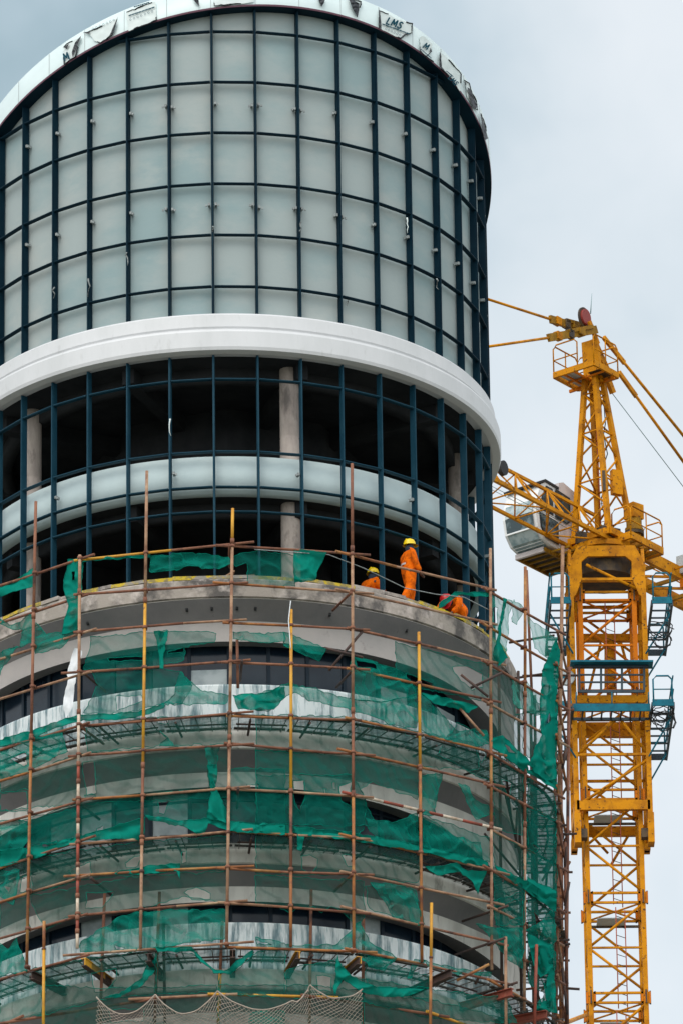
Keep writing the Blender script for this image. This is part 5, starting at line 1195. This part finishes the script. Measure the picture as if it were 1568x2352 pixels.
# operator's cab: lofted hull beyond the jib
cabv0, cabv1 = -2.13, -.82
cabp = MB()
prof = [(1.1, 1.98), (2.0, 2.0), (2.25, 1.85), (2.5, 1.25), (2.56, .8), (2.46, .3), (2.2, -.02), (1.8, -.14), (1.1, -.14)]
def CB(u, v, z): return K(u, v, z)
cabp.use('cab_white'); cabp.prism([CB(u, cabv0, z) for u, z in prof], Vv*(cabv1-cabv0)); cab = cabp.build('cab', crane)
m = MB().use('cab_box').prism([CB(u, cabv0-.03, z) for u, z in ((.45, 2.16), (1.05, 2.30), (1.3, 2.2), (1.3, -.16), (.45, -.16))], Vv*(cabv1-cabv0+.06)); m.build('cab_rear', cab)
m = MB().use('dark_rubber').prism([CB(u, cabv0-.05, z) for u, z in ((1.32, 2.04), (2.05, 2.08), (2.42, 1.86), (2.40, 1.80), (2.03, 2.0), (1.32, 1.96))], Vv*(cabv1-cabv0+.1)); m.build('cab_roof', cab)
def pane(pts, v, nm='window'):
    m = MB().use('dark_rubber').prism([CB(u, v, z) for u, z in pts], Vv*.02)
    cx_ = sum(p[0] for p in pts)/len(pts); cz_ = sum(p[1] for p in pts)/len(pts); f = m.build(nm, cab)
    m = MB().use('cab_dark').prism([CB(cx_+(u-cx_)*.88, v+.02, cz_+(z-cz_)*.88) for u, z in pts], Vv*.012)
    cab_pane.append((m, f))
cab_pane = []
pane([(.72, 1.85), (1.5, 1.92), (1.55, .9), (.95, .85), (.74, 1.0)], cabv1+.032)
pane([(1.62, 1.88), (1.98, 1.88), (2.28, 1.3), (2.34, .95), (1.62, .95)], cabv1+.002)
pane([(1.36, .8), (2.38, .85), (2.32, .35), (2.1, .04), (1.36, .02)], cabv1+.002)
# front glass following the curved nose
m = MB().use('cab_glass'); pr2 = [(2.5, 1.25), (2.56, .8), (2.46, .3), (2.2, -.02), (1.8, -.14)]
for q_, (a, b) in enumerate(zip(pr2, pr2[1:])):
    na = Vector((b[1]-a[1], -(b[0]-a[0]))).normalized()*-.015
    q = [CB(a[0]+na.x, cabv0+.1, a[1]+na.y), CB(b[0]+na.x, cabv0+.1, b[1]+na.y), CB(b[0]+na.x, cabv1-.1, b[1]+na.y), CB(a[0]+na.x, cabv1-.1, a[1]+na.y)]
    m.use('cab_dark' if q_ in (1,) else 'cab_glass')
    q = [p+Uv*.02 for p in q]; ce = sum(q, Vector())/4; m.prism([ce+(p-ce)*.97 for p in q], Uv*.008)
    m.use('cab_white')
    if q_ == 3:
        for w_ in (.3, .65): m.bar(q[0].lerp(q[1], w_)+Uv*.03, q[3].lerp(q[2], w_)+Uv*.03, .02, .02)
    if q_ == 2: m.bar(q[0]+Uv*.02, q[3]+Uv*.02, .05, .05)
cab_pane.append((m, cab))
for m, f in cab_pane:
    n_ = 'pane' if f is not cab else 'windscreen'
    me = m.build(n_, cab if f is cab else crane); me.parent = f
# cab floor platform (underside visible)
m = MB().use('crane_ochre'); fz = -.26
f4 = [K(.1, -2.12, fz), K(1.9, -2.12, fz), K(1.9, -1.0, fz), K(.1, -1.0, fz)]
for i in range(4): m.bar(f4[i], f4[(i+1) % 4], .07, .14)
m.use('cab_box').bar(f4[1], f4[2], .1, .16)
m.use('crane_dark').quad(K(.15, -2.1, fz+.04), K(1.85, -2.1, fz+.04), K(1.85, -1.0, fz+.04), K(.15, -1.0, fz+.04))
m.use('crane_ochre')
for k in range(5): m.bar(K(.25+.34*k, -2.1, fz-.02), K(.25+.34*k, -.2, fz-.02), .05, .06)
m.build('cab_platform', crane)
# machinery deck around the slewing ring
m = MB().use('crane_yellow'); dz_ = .25
d4 = [K(-1.1, -.85, dz_), K(.85, -.85, dz_), K(.85, .85, dz_), K(-1.1, .85, dz_)]
for i in range(4): m.bar(d4[i], d4[(i+1) % 4], .12, .22)
m.use('crane_ochre'); m.bar(K(-1, 0, dz_), K(.8, 0, dz_), .3, .2); m.bar(K(0, -.8, dz_), K(0, .8, dz_), .3, .2)
m.use('crane_dark').box(K(.5, .5, .3), (.7, .5, .35), .5); m.box(K(.9, -.2, .2), (.4, .3, .4), .2)
m.build('slewing_deck', crane)
m = MB().use('crane_yellow'); c = KZ(1453, 1208, .7); 
gx = KV(1454, 1177, .95)
m.box(gx, (.46, .46, .5), .7); m.use('crane_ochre'); 
for (r_, za, zb_) in ((.25, -.6, -.25), (.3, -.68, -.58), (.22, -.9, -.62)):
    m.prism([gx+Vector((r_*cos(2*pi*i/20), r_*sin(2*pi*i/20), za)) for i in range(20)], (0, 0, zb_-za))
m.use('crane_dark').prism([gx+Vector((.31*cos(2*pi*i/20), .31*sin(2*pi*i/20), -.80)) for i in range(20)], (0, 0, .1)); m.build('slewing_motor', crane)
# front service platform at right of the ring
s4 = [K(-1.3, .65, .07), K(.44, .65, .07), K(.44, 1.38, .07), K(-1.3, 1.38, .07)]
m = MB().use('crane_yellow')
for i in range(4): m.bar(s4[i], s4[(i+1) % 4], .09, .24)
for k in range(4): m.use('crane_ochre').bar(K(-1.1+.4*k, .65, .0), K(-1.1+.4*k, 1.38, .0), .06, .08)
m.build('service_platform', crane)
rail([s4[1], s4[2]], 1.05); rail([s4[2], s4[3]], 1.05); rail([s4[3], s4[0]], 1.05)
# counter jib
m = MB().use('crane_yellow')
for v in (-.7, .7): m.bar(K(-1.2, v, .1), K(-12, v, .1), .16, .42)
k = -2.0
while k > -12: m.use('crane_ochre').bar(K(k, -.7, .0), K(k, .7, .0), .09, .12); m.use('crane_yellow').bar(K(k, -.7, 0), K(k-1.3, .7, 0), .06, .08); k -= 1.3
m.build('counter_jib', crane)
m = MB().use('crane_yellow')
for z_ in (.75, 1.25): m.tube(K(-2.6, 1.5, z_), K(-12, 1.5, z_), .025, 6); m.tube(K(-2.6, -1.3, z_), K(-12, -1.3, z_), .025, 6)
for q in range(9): m.tube(K(-2.8-q*1.1, 1.5, .1), K(-2.8-q*1.1, 1.5, 1.25), .025, 6); m.bar(K(-2.8-q*1.1, .7, .1), K(-2.8-q*1.1, 1.5, .1), .05, .06)
m.build('guard_rail', crane)
for (uu, vv, sx, sy, sz) in ((-3.6, .9, 1.0, .5, .62), (-4.9, .95, .8, .55, 1.3)):
    m = MB().use('grille').box(K(uu, vv, .05+sz/2), (sx, sy, sz), PHI); 
    m.use('cab_white')
    for q in range(5): m.box(K(uu, vv+.27, .15+q*sz/6), (sx*.8, .05, .03), PHI)
    m.build('control_cabinet', crane)
m = MB().use('crane_orange').bar(K(-3, .9, -.35), K(-13, .9, -.25), .14, .3); m.build('counter_jib_rail', crane)
m = MB().use('crane_dark').bar(K(-9.5, 0, -.4), K(-11.5, 0, -.4), 1.4, 1.8); m.build('counterweight', crane)
# tie bar from mast to the tower seen low at right edge of scaffold
a = onY(1345, 2331, 48.0); b = onY(1180, 2395, 3.0)
m = MB().use('crane_yellow').tube(a, b, .07, 8); m.build('wall_tie', crane)
print('objects', len(bpy.data.objects))
